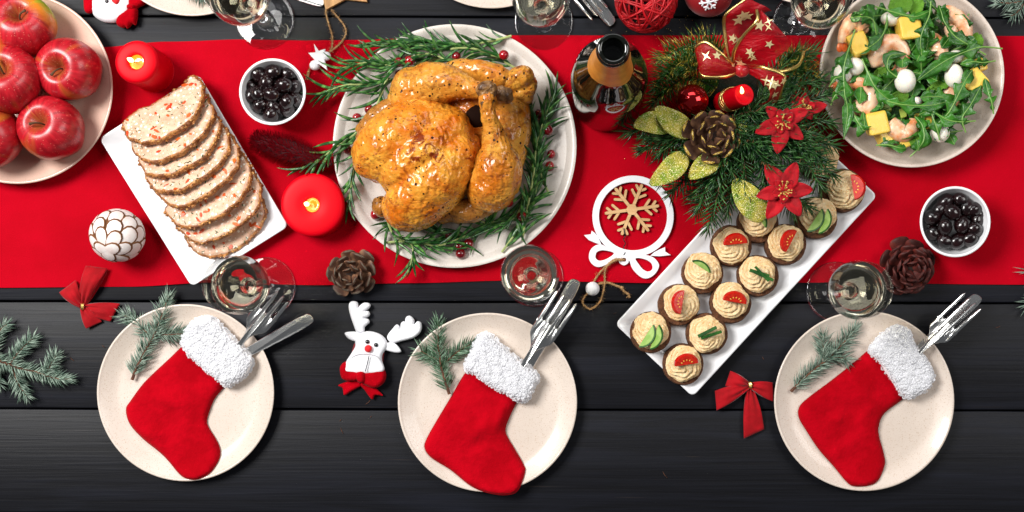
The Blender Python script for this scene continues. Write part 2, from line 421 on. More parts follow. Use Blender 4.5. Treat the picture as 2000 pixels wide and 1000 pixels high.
M_crust = mat('baked_crust', lin(190, 126, 64), .42, col2=lin(124, 68, 26), ns=90, bump=1.0, bs=220, bd=.004, specks=((lin(214, 160, 90), 240, .45), (lin(80, 44, 20), 380, .40)))
M_pepper = mat('red_pepper_bit', lin(200, 54, 26), .35, col2=lin(220, 104, 40), ns=30, coat=.3)
M_herb = mat('green_herb_bit', lin(58, 84, 40), .6)
def skin_mat(name, base, gold, brown, pale=None):
    m, t, b = nt(name); co = coords(t)
    n1 = noi(t, co, 26, 5, .6, .6); n2 = noi(t, co, 70, 6, .7, .8); n3 = noi(t, co, 150, 4, .6)
    c = mixc(t, ramp(t, n1, .36, .62), base, gold)
    c = mixc(t, ramp(t, n2, .51, .68), c, brown)
    # basted, browned streak along the breast bone
    if pale is not None:
        d = N(t, 'VectorMath', operation='DISTANCE'); t.links.new(co, d.inputs[0]); d.inputs[1].default_value = pale
        sm = N(t, 'Math', operation='ADD'); t.links.new(d.outputs['Value'], sm.inputs[0])
        k = N(t, 'Math', operation='MULTIPLY'); t.links.new(n2, k.inputs[0]); k.inputs[1].default_value = -.11; t.links.new(k.outputs[0], sm.inputs[1])
        pf = ramp(t, sm.outputs[0], -.047, -.036, True); c = mixc(t, pf, c, lin(126, 46, 2)); t.links.new(ramp2(t, pf, .75, .1), b.inputs['Coat Weight'])
    v = N(t, 'TexVoronoi'); v.inputs['Scale'].default_value = 210; t.links.new(co, v.inputs['Vector'])
    sep = N(t, 'SeparateColor'); t.links.new(v.outputs['Color'], sep.inputs[0])
    k = N(t, 'Math', operation='MULTIPLY'); t.links.new(sep.outputs[0], k.inputs[0])
    kk = N(t, 'Math', operation='MULTIPLY'); t.links.new(ramp(t, noi(t, co, 30, 2), .36, .58), kk.inputs[0]); kk.inputs[1].default_value = .38
    t.links.new(kk.outputs[0], k.inputs[1])
    g = N(t, 'Math', operation='LESS_THAN'); t.links.new(v.outputs['Distance'], g.inputs[0]); t.links.new(k.outputs[0], g.inputs[1])
    c = mixc(t, g.outputs[0], c, lin(48, 20, 6))
    ch = noi(t, coords(t, (1, 2.6, 1), rot=(.4, .2, .5)), 120, 3, .5, 2.2)
    c = mixc(t, ramp(t, ch, .66, .70), c, lin(70, 28, 6))
    t.links.new(c, b.inputs['Base Color'])
    t.links.new(ramp2(t, n3, .18, .5), b.inputs['Roughness'])
    b.inputs['Specular IOR Level'].default_value = .12; b.inputs['Coat Weight'].default_value = .75; b.inputs['Coat Roughness'].default_value = .17
    b.inputs['Subsurface Weight'].default_value = .12; b.inputs['Subsurface Scale'].default_value = .004
    bn = N(t, 'Bump'); bn.inputs['Strength'].default_value = .9; bn.inputs['Distance'].default_value = .0022
    w = noi(t, coords(t, (1, 1.8, 1), rot=(0, 0, .7)), 85, 5, .62, 1.6)
    t.links.new(w, bn.inputs['Height']); t.links.new(bn.outputs[0], b.inputs['Normal'])
    return m
M_skin = skin_mat('roast_breast_skin', lin(206, 106, 8), lin(234, 166, 58), lin(140, 54, 2), (0.026, 0.002, 0.10))
M_skinleg = skin_mat('roast_leg_skin', lin(194, 106, 16), lin(224, 160, 62), lin(128, 58, 12))
M_skinwing = skin_mat('roast_wing_skin', lin(160, 96, 30), lin(186, 128, 54), lin(92, 44, 12))
M_bone = mat('bone_end', lin(150, 108, 60), .45, col2=lin(84, 52, 26), ns=120, bump=1.0, bs=240, bd=.003, coat=.3)
M_cavityshade = mat('painted_cavity_shade', lin(26, 10, 4), .9, spec=.1)
def apple_mat(flush=False):
    m, t, b = nt('flushed_apple_skin' if flush else 'red_apple_skin'); tc = N(t, 'TexCoord'); oi = N(t, 'ObjectInfo')
    co = coords(t)
    # meridian streaks
    sx = N(t, 'SeparateXYZ'); t.links.new(tc.outputs['Object'], sx.inputs[0])
    at = N(t, 'Math', operation='ARCTAN2'); t.links.new(sx.outputs[1], at.inputs[0]); t.links.new(sx.outputs[0], at.inputs[1])
    cb = N(t, 'CombineXYZ'); t.links.new(at.outputs[0], cb.inputs[0])
    rr = N(t, 'Math', operation='MULTIPLY'); t.links.new(oi.outputs['Random'], rr.inputs[0]); rr.inputs[1].default_value = 20; t.links.new(rr.outputs[0], cb.inputs[2])
    z3 = N(t, 'Math', operation='MULTIPLY'); t.links.new(sx.outputs[2], z3.inputs[0]); z3.inputs[1].default_value = 9; t.links.new(z3.outputs[0], cb.inputs[1])
    st = noi(t, cb.outputs[0], 7, 4, .6); big = noi(t, cb.outputs[0], .8, 2, .5)
    c = mixc(t, ramp(t, st, .35, .7), lin(146, 6, 22), lin(196, 30, 42))
    c = mixc(t, ramp(t, big, .58, .74), c, lin(206, 140, 40))
    if flush:
        dt = N(t, 'VectorMath', operation='DOT_PRODUCT'); t.links.new(tc.outputs['Object'], dt.inputs[0]); dt.inputs[1].default_value = (.62, .72, .1)
        sm = N(t, 'Math', operation='ADD'); t.links.new(dt.outputs['Value'], sm.inputs[0]); k0 = N(t, 'Math', operation='MULTIPLY'); t.links.new(st, k0.inputs[0]); k0.inputs[1].default_value = .012; t.links.new(k0.outputs[0], sm.inputs[1])
        c = mixc(t, ramp(t, sm.outputs[0], .018, .030), c, lin(214, 128, 34)); c = mixc(t, ramp(t, sm.outputs[0], .031, .038), c, lin(158, 176, 44))
    # yellow green round the stem
    r2 = N(t, 'VectorMath', operation='LENGTH'); mp = N(t, 'Mapping'); mp.inputs['Scale'].default_value = (1, 1, 0); t.links.new(tc.outputs['Object'], mp.inputs[0]); t.links.new(mp.outputs[0], r2.inputs[0])
    up = ramp(t, sx.outputs[2], 0.01, .02)
    ringf = ramp(t, r2.outputs['Value'], .006, .017, True)
    k = N(t, 'Math', operation='MULTIPLY'); t.links.new(up, k.inputs[0]); t.links.new(ringf, k.inputs[1])
    k2 = N(t, 'Math', operation='MULTIPLY'); t.links.new(k.outputs[0], k2.inputs[0]); t.links.new(ramp(t, st, .3, .6), k2.inputs[1])
    c = mixc(t, k2.outputs[0], c, lin(150, 84, 40))
    v = N(t, 'TexVoronoi'); v.inputs['Scale'].default_value = 330; t.links.new(co, v.inputs['Vector'])
    g = N(t, 'Math', operation='LESS_THAN'); t.links.new(v.outputs['Distance'], g.inputs[0]); g.inputs[1].default_value = .125
    c = mixc(t, g.outputs[0], c, lin(226, 140, 120))
    t.links.new(c, b.inputs['Base Color']); b.inputs['Roughness'].default_value = .34; b.inputs['Coat Weight'].default_value = .12; b.inputs['Coat Roughness'].default_value = .15
    return m
M_apple = apple_mat(); M_appleflush = apple_mat(True)
M_applestem = mat('apple_stem', lin(84, 60, 36), .8)
M_shrimp = mat('boiled_shrimp', lin(246, 206, 172), .3, col2=lin(236, 150, 92), ns=70, lo=.44, hi=.66, sss=.2, coat=.4, bump=.3, bs=200, bd=.001, sssr=(.003,), specks=((lin(90, 60, 40), 500, .16),))
M_shrimptail = mat('orange_shrimp_tail', lin(220, 96, 40), .3, col2=lin(226, 140, 80), ns=120, coat=.4)
M_mozz = mat('mozzarella', lin(250, 244, 228), .3, sss=.2, coat=.3, specks=((lin(90, 70, 50), 420, .22),), sssr=(.004,))
M_mango = mat('mango_flesh', lin(250, 214, 92), .35, col2=lin(242, 194, 62), ns=60, sss=.15, coat=.3, bump=.3, bs=160, bd=.001, specks=((lin(90, 60, 30), 420, .17),), sssr=(.004,))
M_avo = mat('pale_green_avocado', lin(186, 200, 96), .4, col2=lin(150, 180, 62), ns=60, sss=.1, sssr=(.003,))
M_aru = mat('arugula_leaf', lin(30, 84, 16), .36, col2=lin(60, 120, 32), ns=60, bump=.9, bs=150, bd=.0016, vary=.3)
M_aruvein = mat('arugula_rib', lin(128, 168, 84), .45)
M_lettuce = mat('pale_lettuce', lin(120, 172, 50), .4, col2=lin(84, 140, 36), ns=50, bump=.7, bs=110, bd=.002, vary=.2)
def ribbon_mat():
    m, t, b = nt('red_organza'); b.inputs['Base Color'].default_value = lin(160, 5, 20); b.inputs['Roughness'].default_value = .35
    b.inputs['Specular IOR Level'].default_value = .25
    co = coords(t); bn = N(t, 'Bump'); bn.inputs['Strength'].default_value = .9; bn.inputs['Distance'].default_value = .003
    t.links.new(noi(t, coords(t, (1, 3, 1), rot=(0, 0, .5)), 55, 5, .6, 1.0), bn.inputs['Height']); t.links.new(bn.outputs[0], b.inputs['Normal'])
    t.links.new(ramp2(t, noi(t, co, 600, 2), .6, 1.0), b.inputs['Alpha']); return m
M_organza = ribbon_mat()
M_goldprint = mat('gold_foil_print', lin(252, 232, 176), .3, .45)
M_whitewax = mat('white_wax_scale', lin(240, 232, 228), .45, col2=lin(226, 206, 200), ns=60, bump=.3, bs=120, bd=.001)
M_brownwax = mat('brown_carved_edge', lin(112, 68, 28), .7)
# ---------------------------------------------------------------- the table: painted planks
rng = random.Random(7)
table = thing('dining_table', 'dark painted plank table under the whole festive spread', 'table', (0, 0, -.03))
seams = [-800, -590, -380, -172, 33, 218, 403, 590, 800, 1004, 1215, 1430, 1640]
for i in range(len(seams) - 1):
    y1 = (NY - seams[i]) / S - .0010; y0 = (NY - seams[i + 1]) / S + .0010
    g = G(); n = 90; xs = [-1.6 + 3.1 * k / n for k in range(n + 1)]
    dy = lambda x, s: .0007 * noise.noise(Vector((x * 9, s * 3.3, 0))) - .0022 * (x + .1) * 1.0
    prof = []
    for k, x in enumerate(xs):
        a, b = y0 + dy(x, i), y1 + dy(x, i + 1)
        bv = .0016
        prof.append([(x, a, 0), (x, a, .03 - bv), (x, a + bv * .4, .03 - bv * .3), (x, a + bv * 1.3, .03), (x, b - bv * 1.3, .03), (x, b - bv * .4, .03 - bv * .3), (x, b, .03 - bv), (x, b, 0)])
    v = [p for row in prof for p in row]; f = []
    for k in range(n):
        for j in range(8):
            j2 = (j + 1) % 8; f.append((k * 8 + j, (k + 1) * 8 + j, (k + 1) * 8 + j2, k * 8 + j2))
    f.append(tuple(range(8))); f.append(tuple(range(n * 8 + 7, n * 8 - 1, -1)))
    g.add(v, f); g.obj('plank', M_wood, table)
g = G(); g.prism([(-1.6, (NY - 1640) / S), (1.5, (NY - 1640) / S), (1.5, (NY + 800) / S), (-1.6, (NY + 800) / S)], -.02, -.001)
g.obj('underframe', mat('dark_underside', lin(14, 13, 14), .9), table)

# ---------------------------------------------------------------- red runner
def runner():
    g = G(); nx, ny = 300, 96
    top = [(-400, 90), (200, 93), (330, 82), (480, 78), (620, 80), (1000, 70), (1500, 70), (2000, 71), (2500, 72)]
    bot = [(-400, 562), (0, 562), (250, 560), (420, 552), (620, 557), (800, 553), (1000, 548), (1300, 553), (1600, 552), (2000, 556), (2500, 556)]
    def at(L, x):
        for (a, ya), (b, yb) in zip(L, L[1:]):
            if x <= b:
                t = (x - a) / (b - a); t = t * t * (3 - 2 * t); return ya + (yb - ya) * t
        return L[-1][1]
    v = []; f = []
    for j in range(ny + 1):
        for i in range(nx + 1):
            X = -380 + 2860 * i / nx; yt, yb = at(top, X), at(bot, X); t = j / ny
            Y = yt + (yb - yt) * t
            p = W(X, Y, 0); edge = max(0, 1 - min(t, 1 - t) / .12)
            z = .0016 + .0008 * (nz((p.x, p.y), 7) + 1) * .5 + edge * .0026 * max(0, nz((p.x * 1.0, p.y * .35), 16, 5) + .2)
            v.append((p.x, p.y, z))
    n = len(v); v += [(a, b, .0006) for a, b, c in v]
    w = nx + 1
    for j in range(ny):
        for i in range(nx):
            a = j * w + i; f.append((a, a + w, a + w + 1, a + 1))
    rim = [i for i in range(w)] + [j * w + nx for j in range(1, ny + 1)] + [ny * w + i for i in range(nx - 1, -1, -1)] + [j * w for j in range(ny - 1, 0, -1)]
    for a, b in zip(rim, rim[1:] + rim[:1]): f.append((a, b, b + n, a + n))
    g.add(v, f)
    return g
tag(runner().obj('table_runner', M_runner), 'long red cloth runner laid across the dark plank table', 'table runner')
ZR = .0028                                     # top of the runner

# ---------------------------------------------------------------- dishes
def prof_round(pts, n=4): return cr(pts, n)
def plate_profile(Rr, h, well=.68, t=.0028):
    # underside outwards, round lip, inside back to the centre
    p = [(0, .001), (Rr * well * .96, .001), (Rr * well, .0012), (Rr * .93, h * .68), (Rr * .985, h - t * .9), (Rr, h - t * .3), (Rr * .995, h),
         (Rr * .98, h + .0001), (Rr * .955, h - t * .6), (Rr * (well + .14), h * .42), (Rr * (well + .05), .0052), (Rr * well * .9, .0044), (Rr * well * .5, .004), (0, .004)]
    return prof_round(p, 3)
def plate_z(r, Rr, h, well=.68):
    xs = [0, Rr * well * .9, Rr * (well + .05), Rr * (well + .14), Rr * .955, Rr * .99, Rr * 1.001, 1]; zs = [.004, .0044, .0052, h * .42, h - .0017, h, h, h]
    return float(np.interp(r, xs, zs))
def plate(name, label, cx, cy, rpx, h, m, z0=0.0, group=None, well=.68, seg=96, cat='plate'):
    f = 1 - (z0 + h) / H; Rr = rpx / S * f
    # centre seen at rim height
    c = W(cx, cy, z0 + h); c.z = z0
    g = G(); g.lathe(plate_profile(Rr, h, well), seg)
    o = g.obj(name, m, None, c); tag(o, label, cat, group); return o, Rr, c
DG = 'cream stoneware dinner plates set round the table'
dinner = []
for (cx, cy, r, lab) in [
    (362, 767, 173, 'cream speckled dinner plate under the stocking nearest the fir branch and left candle'),
    (952, 786, 175, 'cream speckled dinner plate under the stocking beside the felt reindeer'),
    (1688, 783, 176, 'cream speckled dinner plate under the stocking beside the pine cone and long canape dish'),
    (375, -145, 176, 'cream dinner plate cut by the top edge, beside the felt snowman'),
    (960, -161, 177, 'cream dinner plate cut by the top edge, left of the fork beside the rattan ball'),
    (1585, -168, 177, 'cream dinner plate barely showing above the wine glass next to the salad')]:
    dinner.append(plate('dinner_plate', lab, cx, cy, r, .016, M_stone, 0.0, DG))
chick_plate, CPR, CPC = plate('serving_plate', 'large speckled round plate holding the whole roast chicken', 888, 285, 238, .017, M_stone_grey, ZR, None, .74)
apple_plate, APR, APC = plate('serving_plate', 'blush pink round plate heaped with red apples', 33, 172, 187, .022, M_pinkplate, ZR, None, .6)
def bowl_profile(Rr, h, t=.003, foot=.6):
    p = [(0, .0015), (Rr * foot, .0015), (Rr * (foot + .04), .003), (Rr * .86, h * .45), (Rr * .985, h - t), (Rr, h - t * .3), (Rr - t * .4, h), (Rr - t, h - t * .3),
         (Rr * .985 - t * 1.1, h - t * 1.6), (Rr * .86 - t, h * .48), (Rr * (foot + .02), t + .004), (Rr * foot * .7, t + .002), (0, t + .002)]
    return cr(p, 4)
def salad_plate():
    h = .034; f = 1 - (ZR + h) / H; Rr = 181 / S * f; c = W(1781, 146, ZR + h); c.z = ZR
    p = [(0, .001), (Rr * .55, .001), (Rr * .6, .003), (Rr * .86, h * .5), (Rr * .985, h - .004), (Rr, h - .001), (Rr * .99, h), (Rr * .965, h - .001), (Rr * .93, h - .007), (Rr * .84, h * .5), (Rr * .6, .0075), (Rr * .5, .006), (0, .005)]
    g = G(); g.lathe(cr(p, 4), 96); o = g.obj('salad_plate', M_stone, None, c)
    tag(o, 'deep cream speckled plate filled with shrimp and arugula salad', 'plate'); return Rr, c
SPR, SPC = salad_plate()
def rect_dish(name, label, corners, h, z0, rim, m):
    """rectangular porcelain dish with a low sloped rim; corners = outer rim as seen"""
    P = [W(x, y, z0 + h) for x, y in corners]; c = sum(P, Vector()) / 4
    q = [p - c for p in P]; c = Vector((c.x, c.y, z0))
    q = [Vector((p.x, p.y, 0)) for p in q]
    def ring(scale_in, z, rr):
        out = []
        for i in range(4):
            a, b, d = q[i - 1], q[i], q[(i + 1) % 4]
            u = (a - b).normalized(); w = (d - b).normalized(); b2 = b + (u + w) * scale_in
            for k in range(7):
                t = k / 6 * math.pi / 2
                out.append(b2 + u * rr * (1 - math.sin(t)) + w * rr * (1 - math.cos(t)) + Vector((0, 0, z)))
        return out
    rows = [ring(rim * 1.3, .0, .004), ring(rim * 1.1, .0012, .004), ring(.0015, h - .0024, .006), ring(0, h - .001, .007), ring(.0006, h - .0002, .007), ring(.0016, h, .0065), ring(.003, h - .0006, .006), ring(rim * .75, h * .52, .006), ring(rim, h * .42, .006), ring(rim * 1.25, h * .4, .006)]
    v = [p for r_ in rows for p in r_]; n = 28; f = []
    area2 = sum(q[i].x * q[(i + 1) % 4].y - q[(i + 1) % 4].x * q[i].y for i in range(4))
    for j in range(len(rows) - 1):
        for i in range(n):
            i2 = (i + 1) % n; t = (j * n + i, j * n + i2, (j + 1) * n + i2, (j + 1) * n + i); f.append(t if area2 > 0 else tuple(reversed(t)))
    b0 = tuple(range(n)); t0 = tuple(range((len(rows) - 1) * n, len(rows) * n))
    f.append(tuple(reversed(b0)) if area2 > 0 else b0); f.append(t0 if area2 > 0 else tuple(reversed(t0)))
    g = G(); g.add(v, f); o = g.obj(name, m, None, c, sharp=60); tag(o, label, 'dish'); return c
loaf_c = rect_dish('serving_dish', 'white rectangular porcelain dish holding the sliced meat loaf', [(388, 145), (193, 270), (374, 560), (563, 442)], .016, ZR, .020, M_porc)
can_c = rect_dish('serving_dish', 'long white porcelain dish lined with piped canapes', [(1561, 242), (1201, 633), (1353, 775), (1714, 382)], .015, ZR, .016, M_porc)

# ---------------------------------------------------------------- bowls of black olives
def olive_mesh(i):
    r_ = random.Random(i); g = G(); s = r_.uniform(0, 50)
    def fn(p):
        k = 1 + .07 * nz((p.x, p.y, p.z), 160, s)
        d = Vector(p) * k
        e = (Vector((p.x / .0105, p.y / .0084, p.z / .0082)) - Vector((.95, 0, .25))).length
        if e < .3: d -= Vector((1, 0, .25)).normalized() * .0016 * (1 - e / .3)
        return d
    g.ell((0, 0, 0), (.0112, .0092, .0090), None, 18, 12, 0, fn); return g.mesh('olive', M_olive, 0)
OM = [olive_mesh(i) for i in range(5)]
def olive_bowl(label, cx, cy, rpx, seed, where, spots):
    h = .042; f = 1 - (ZR + h) / H; Rr = rpx / S * f; c = W(cx, cy, ZR + h); c.z = ZR
    g = G(); g.lathe(bowl_profile(Rr, h), 72)
    tag(g.obj('olive_bowl', M_porc, None, c), label, 'bowl', 'white bowls of black olives')
    r_ = random.Random(seed)
    for k, (x, y, dz) in enumerate(spots):
        p = W(cx + x, cy + y, ZR + .026); p.z = ZR + .026 + dz
        rot = Euler((r_.uniform(-.5, .5), r_.uniform(-.6, .6), r_.uniform(0, 6.28))).to_matrix()
        o = put(OM[k % 5], 'olive', None, None, M4(rot, p, r_.uniform(.92, 1.12)))
        tag(o, 'shiny black olive in the white bowl ' + where, 'olive', 'olives in the bowl ' + where)
olive_bowl('small white bowl of glossy black olives beside the meat loaf dish', 532, 179, 65, 3, 'beside the meat loaf', [
    (-26, -33, .004), (3, -36, .006), (30, -34, 0), (42, -8, 0), (24, -10, .008), (-40, 6, 0), (-26, 5, .007), (-10, -14, .004), (1, 7, .009), (30, 22, .006), (-22, 27, .003), (4, 30, .002), (-2, 48, .002), (30, 34, 0), (-44, -12, -.003), (44, 14, -.003)])
olive_bowl('small white bowl of black olives right of the russet pine cone', 1866, 433, 69, 9, 'right of the pine cone', [
    (-20, -38, 0), (8, -42, .004), (34, -24, .004), (42, -4, 0), (-44, -8, 0), (-10, -18, .007), (20, -28, .003), (-24, 12, .008), (10, 6, .006), (34, 16, .006), (-22, 38, .003), (2, 38, .004), (24, 34, .004), (-40, 22, -.003), (-32, -24, .001), (46, -16, -.002)])

# ---------------------------------------------------------------- wine glasses
def glass_meshes():
    # foot, stem and bowl; the bowl's outer and inner skins meet at the round lip
    f_ = G(); f_.lathe(cr([(0, .0012), (.020, .0008), (.034, .0005), (.0362, .0012), (.0363, .0019), (.034, .0026), (.020, .0045), (.010, .0075), (.0062, .0115)], 4), 72)
    s_ = G(); s_.lathe(cr([(0, .0105), (.0062, .0116), (.0050, .016), (.0042, .026), (.0042, .066), (.0056, .0775), (.0096, .0812), (0, .0816)], 5), 40)
    up, k_ = .026, .945; bz = lambda L: [(r * k_, z + up) for r, z in L]
    g = G(); prof = cr(bz([(.0100, .0553), (.014, .057), (.026, .068), (.0335, .084), (.0358, .100), (.0352, .116), (.0338, .134), (.0334, .1398), (.0329, .1402), (.0325, .1396),
               (.0330, .133), (.0343, .116), (.0349, .100), (.0326, .085), (.0254, .0695), (.0140, .0595), (.006, .0575), (0, .0570)]), 4)
    g.lathe(prof, 72)
    w = G(); wp = cr(bz([(0, .0568), (.006, .0573), (.0142, .0596), (.0256, .0696), (.0328, .0851), (.0351, .098)]), 4)
    wp += bz([(.0351, .0985), (.0342, .0982), (.030, .0980), (.015, .0980), (0, .0980)])
    w.lathe(wp, 72)
    return f_.mesh('foot', M_glassstem, 0), s_.mesh('stem', M_glassstem, 0), g.mesh('bowl', M_glass, 0), w.mesh('wine', M_wine, 50)
GF, GS_, GM, WM = glass_meshes()
gg = 'stemmed glasses of white wine'
for (x, y, z, lab) in [
    (521, 560, ZR * .5, 'stemmed glass of white wine at the lower corner of the meat loaf dish'),
    (1043, 541, ZR * .5, 'stemmed glass of white wine between the roast chicken and middle dinner plate'),
    (1631, 569, ZR * .5, 'stemmed glass of white wine between the canape dish and russet pine cone'),
    (519, 40, 0, 'stemmed glass of white wine beside the felt snowman plate at the top edge'),
    (1062, 42, 0, 'stemmed glass of white wine above the roast chicken, near the champagne bottle'),
    (1565, 46, 0, 'stemmed glass of white wine between red gauze bow and salad plate')]:
    t = thing('wine_glass', lab, 'wine glass', W(x, y, 0) + Vector((0, 0, z + .0015)), rng.uniform(0, 6), gg)
    put(GF, 'foot', t); put(GS_, 'stem', t); put(GM, 'bowl', t); put(WM, 'wine', t)

# ---------------------------------------------------------------- champagne bottle
t = thing('champagne_bottle', 'open dark green champagne bottle with torn orange gold neck paper', 'bottle', W(1185, 190, 0) + Vector((0, 0, ZR)))
g = G(); prof = cr([(0, .006), (.030, .003), (.040, 0), (.0432, .002), (.0440, .008), (.0440, .06), (.0440, .125), (.0432, .145), (.0395, .168), (.031, .192), (.0235, .214), (.0190, .236), (.0162, .262), (.0152, .280), (.0150, .284)], 5)
prof += cr([(.0166, .2845), (.0174, .287), (.0172, .2905), (.0158, .2925), (.0152, .2945), (.0160, .2965), (.0160, .2985), (.0148, .3000), (.0128, .3000), (.0112, .2988), (.0104, .296), (.0102, .285), (.0105, .255), (.012, .235)], 3)
prof += [(.012, .232), (0, .231)]
g.lathe(prof, 72); g.obj('glass_body', M_bottle, t, sharp=60)
g = G(); rows = []; ns = 72
for j in range(13):
    row = []
    for k in range(ns):
        a = 2 * math.pi * k / ns
        low = .214 + .003 * math.sin(3 * a + 1) + .0022 * nz((math.cos(a), math.sin(a)), 5)
        if math.cos(a - .15) > .93: low += .016 * (math.cos(a - .15) - .93) / .07       # torn notch
        hi = .2835 - .003 * abs(nz((math.cos(a), math.sin(a)), 7, 3))
        z = hi + (low - hi) * j / 12
        rr = float(np.interp(z, [.200, .214, .236, .262, .284], [.0280, .0240, .0197, .0168, .0160])) + .0006 + .0007 * max(0, nz((math.cos(a) * 2, math.sin(a) * 2, z * 60), 1.6))
        row.append((rr * math.cos(a), rr * math.sin(a), z))
    rows += row
f = [(j * ns + (k + 1) % ns, j * ns + k, (j + 1) * ns + k, (j + 1) * ns + (k + 1) % ns) for j in range(12) for k in range(ns)]
g.add(rows, f); g.obj('neck_paper', M_foil, t, sharp=0)

# ---------------------------------------------------------------- pillar candles
def candle(label, cx, cy, rtop, h, taper, seed):
    c = W(cx, cy, ZR + h); c.z = ZR; rt = rtop / S * (1 - h / H); pr_ = .36 if rtop < 50 else .25
    t = thing('pillar_candle', label, 'candle', c, 0, 'lit red pillar candles')
    g = G(); rb = rt * taper
    p = cr([(0, 0), (rb * .96, 0), (rb, .002), (rb * .5 + rt * .5, h * .5), (rt, h - .007), (rt * .985, h - .004), (rt * .93, h - .0018), (rt * .82, h - .0006), (rt * .6, h), (rt * .42, h - .0002), (rt * pr_, h - .0014), (rt * (pr_ - .025), h - .0040), (rt * (pr_ - .05), h - .0065)], 4)
    p += [(rt * (pr_ - .08), h - .007), (0, h - .0075)]
    g.lathe(p, 64, fn=lambda q: q + Vector((q.x, q.y, 0)) * (.02 * nz((q.x, q.y, q.z), 30, seed))); g.obj('wax_body', M_candle, t, sharp=0)
    g = G(); g.lathe(cr([(0, h - .0042), (rt * .15, h - .0042), (rt * (pr_ - .012), h - .0034)], 4), 40); g.obj('molten_pool', M_poolglow, t)
    lx, ly = -.1 * rt, .0
    g = G(); g.tube([(lx, ly, h - .006), (lx, ly, h + .001), (lx + .0006, ly, h + .005)], [.0007, .0007, .0005], 6); g.obj('wick', M_wick, t)
    g = G(); g.tube(cr([(lx, ly, h + .001), (lx - .0006, ly + .0003, h + .006), (lx - .0008, ly + .0003, h + .009), (lx - .0012, ly + .0005, h + .013), (lx - .0014, ly + .0006, h + .017)], 4), list(np.interp(np.linspace(0, 1, 17), [0, .2, .45, .8, 1], [.0010, .0026, .0030, .0016, .0003])), 12)
    g.obj('flame', M_flame, t, sharp=0)
    pl = bpy.data.lights.new('candle_flame_light', 'POINT'); pl.energy = .012; pl.color = (1, .62, .25); pl.shadow_soft_size = .004
    lo = bpy.data.objects.new('candle_flame_light', pl); COL.objects.link(lo); lo.parent = t; lo.location = (lx - .001, ly, h + .012)
candle('lit red pillar candle between the apple plate and felt snowman', 265, 120, 42, .062, 1.0, 1)
candle('squat lit red pillar candle between the meat loaf and roast chicken', 609, 400, 62, .034, .94, 2)
# ---------------------------------------------------------------- apples
def apple_parts(i):
    r_ = random.Random(40 + i); s = r_.uniform(0, 99); g = G()
    prof = cr([(0, .016), (.0025, .0172), (.006, .0225), (.0115, .0292), (.0185, .0318), (.0270, .0288), (.0345, .0200), (.0378, .0070), (.0368, -.0070), (.0315, -.0210), (.0235, -.0310), (.0150, -.0352), (.0080, -.0340), (.0030, -.0310), (0, -.0305)], 5)
    lob = r_.uniform(0, 6)
    g.lathe(prof, 56, fn=lambda p: p * (1 + .022 * math.cos(5 * math.atan2(p.y, p.x) + lob) * (.35 + .65 * (p.z < 0)) + .035 * nz(p, 20, s)))
    st = G(); a = r_.uniform(0, 6.28); b = .010
    st.tube(cr([(0, 0, .0155), (.0008 * math.cos(a), .0008 * math.sin(a), .022), (.004 * math.cos(a), .004 * math.sin(a), .029), (b * math.cos(a), b * math.sin(a), .0335)], 4), [.0011] * 9 + [.0013, .0015, .0018, .0016], 8)
    return g.mesh('apple', M_appleflush if i == 0 else M_apple, 0), st.mesh('stem', M_applestem)
for k, (x, y, z, tx, ty, lab) in enumerate([
    (46, 52, .047, -.34, .16, 'red apple with a yellow green flush, topmost on the pink plate'),
    (136, 136, .044, -.10, .16, 'red apple nearest the candle on the pink plate'),
    (16, 158, .058, -.28, .2, 'red apple propped highest, in the middle of the pink plate'),
    (102, 252, .044, .10, .24, 'red apple lowest and whole on the pink plate'),
    (-18, 264, .048, .3, -.2, 'red apple at the lower left of the plate, half cut by the left edge')]):
    rot = Euler((tx, ty, rng.uniform(0, 6.28) * (k > 0))).to_matrix()
    t = thing('apple', lab, 'apple', group='red apples on the pink plate', M=M4(rot, W(x, y, z), 1.0 if k != 2 else 1.07))
    a, b = apple_parts(k); put(a, 'flesh', t); put(b, 'stem', t)

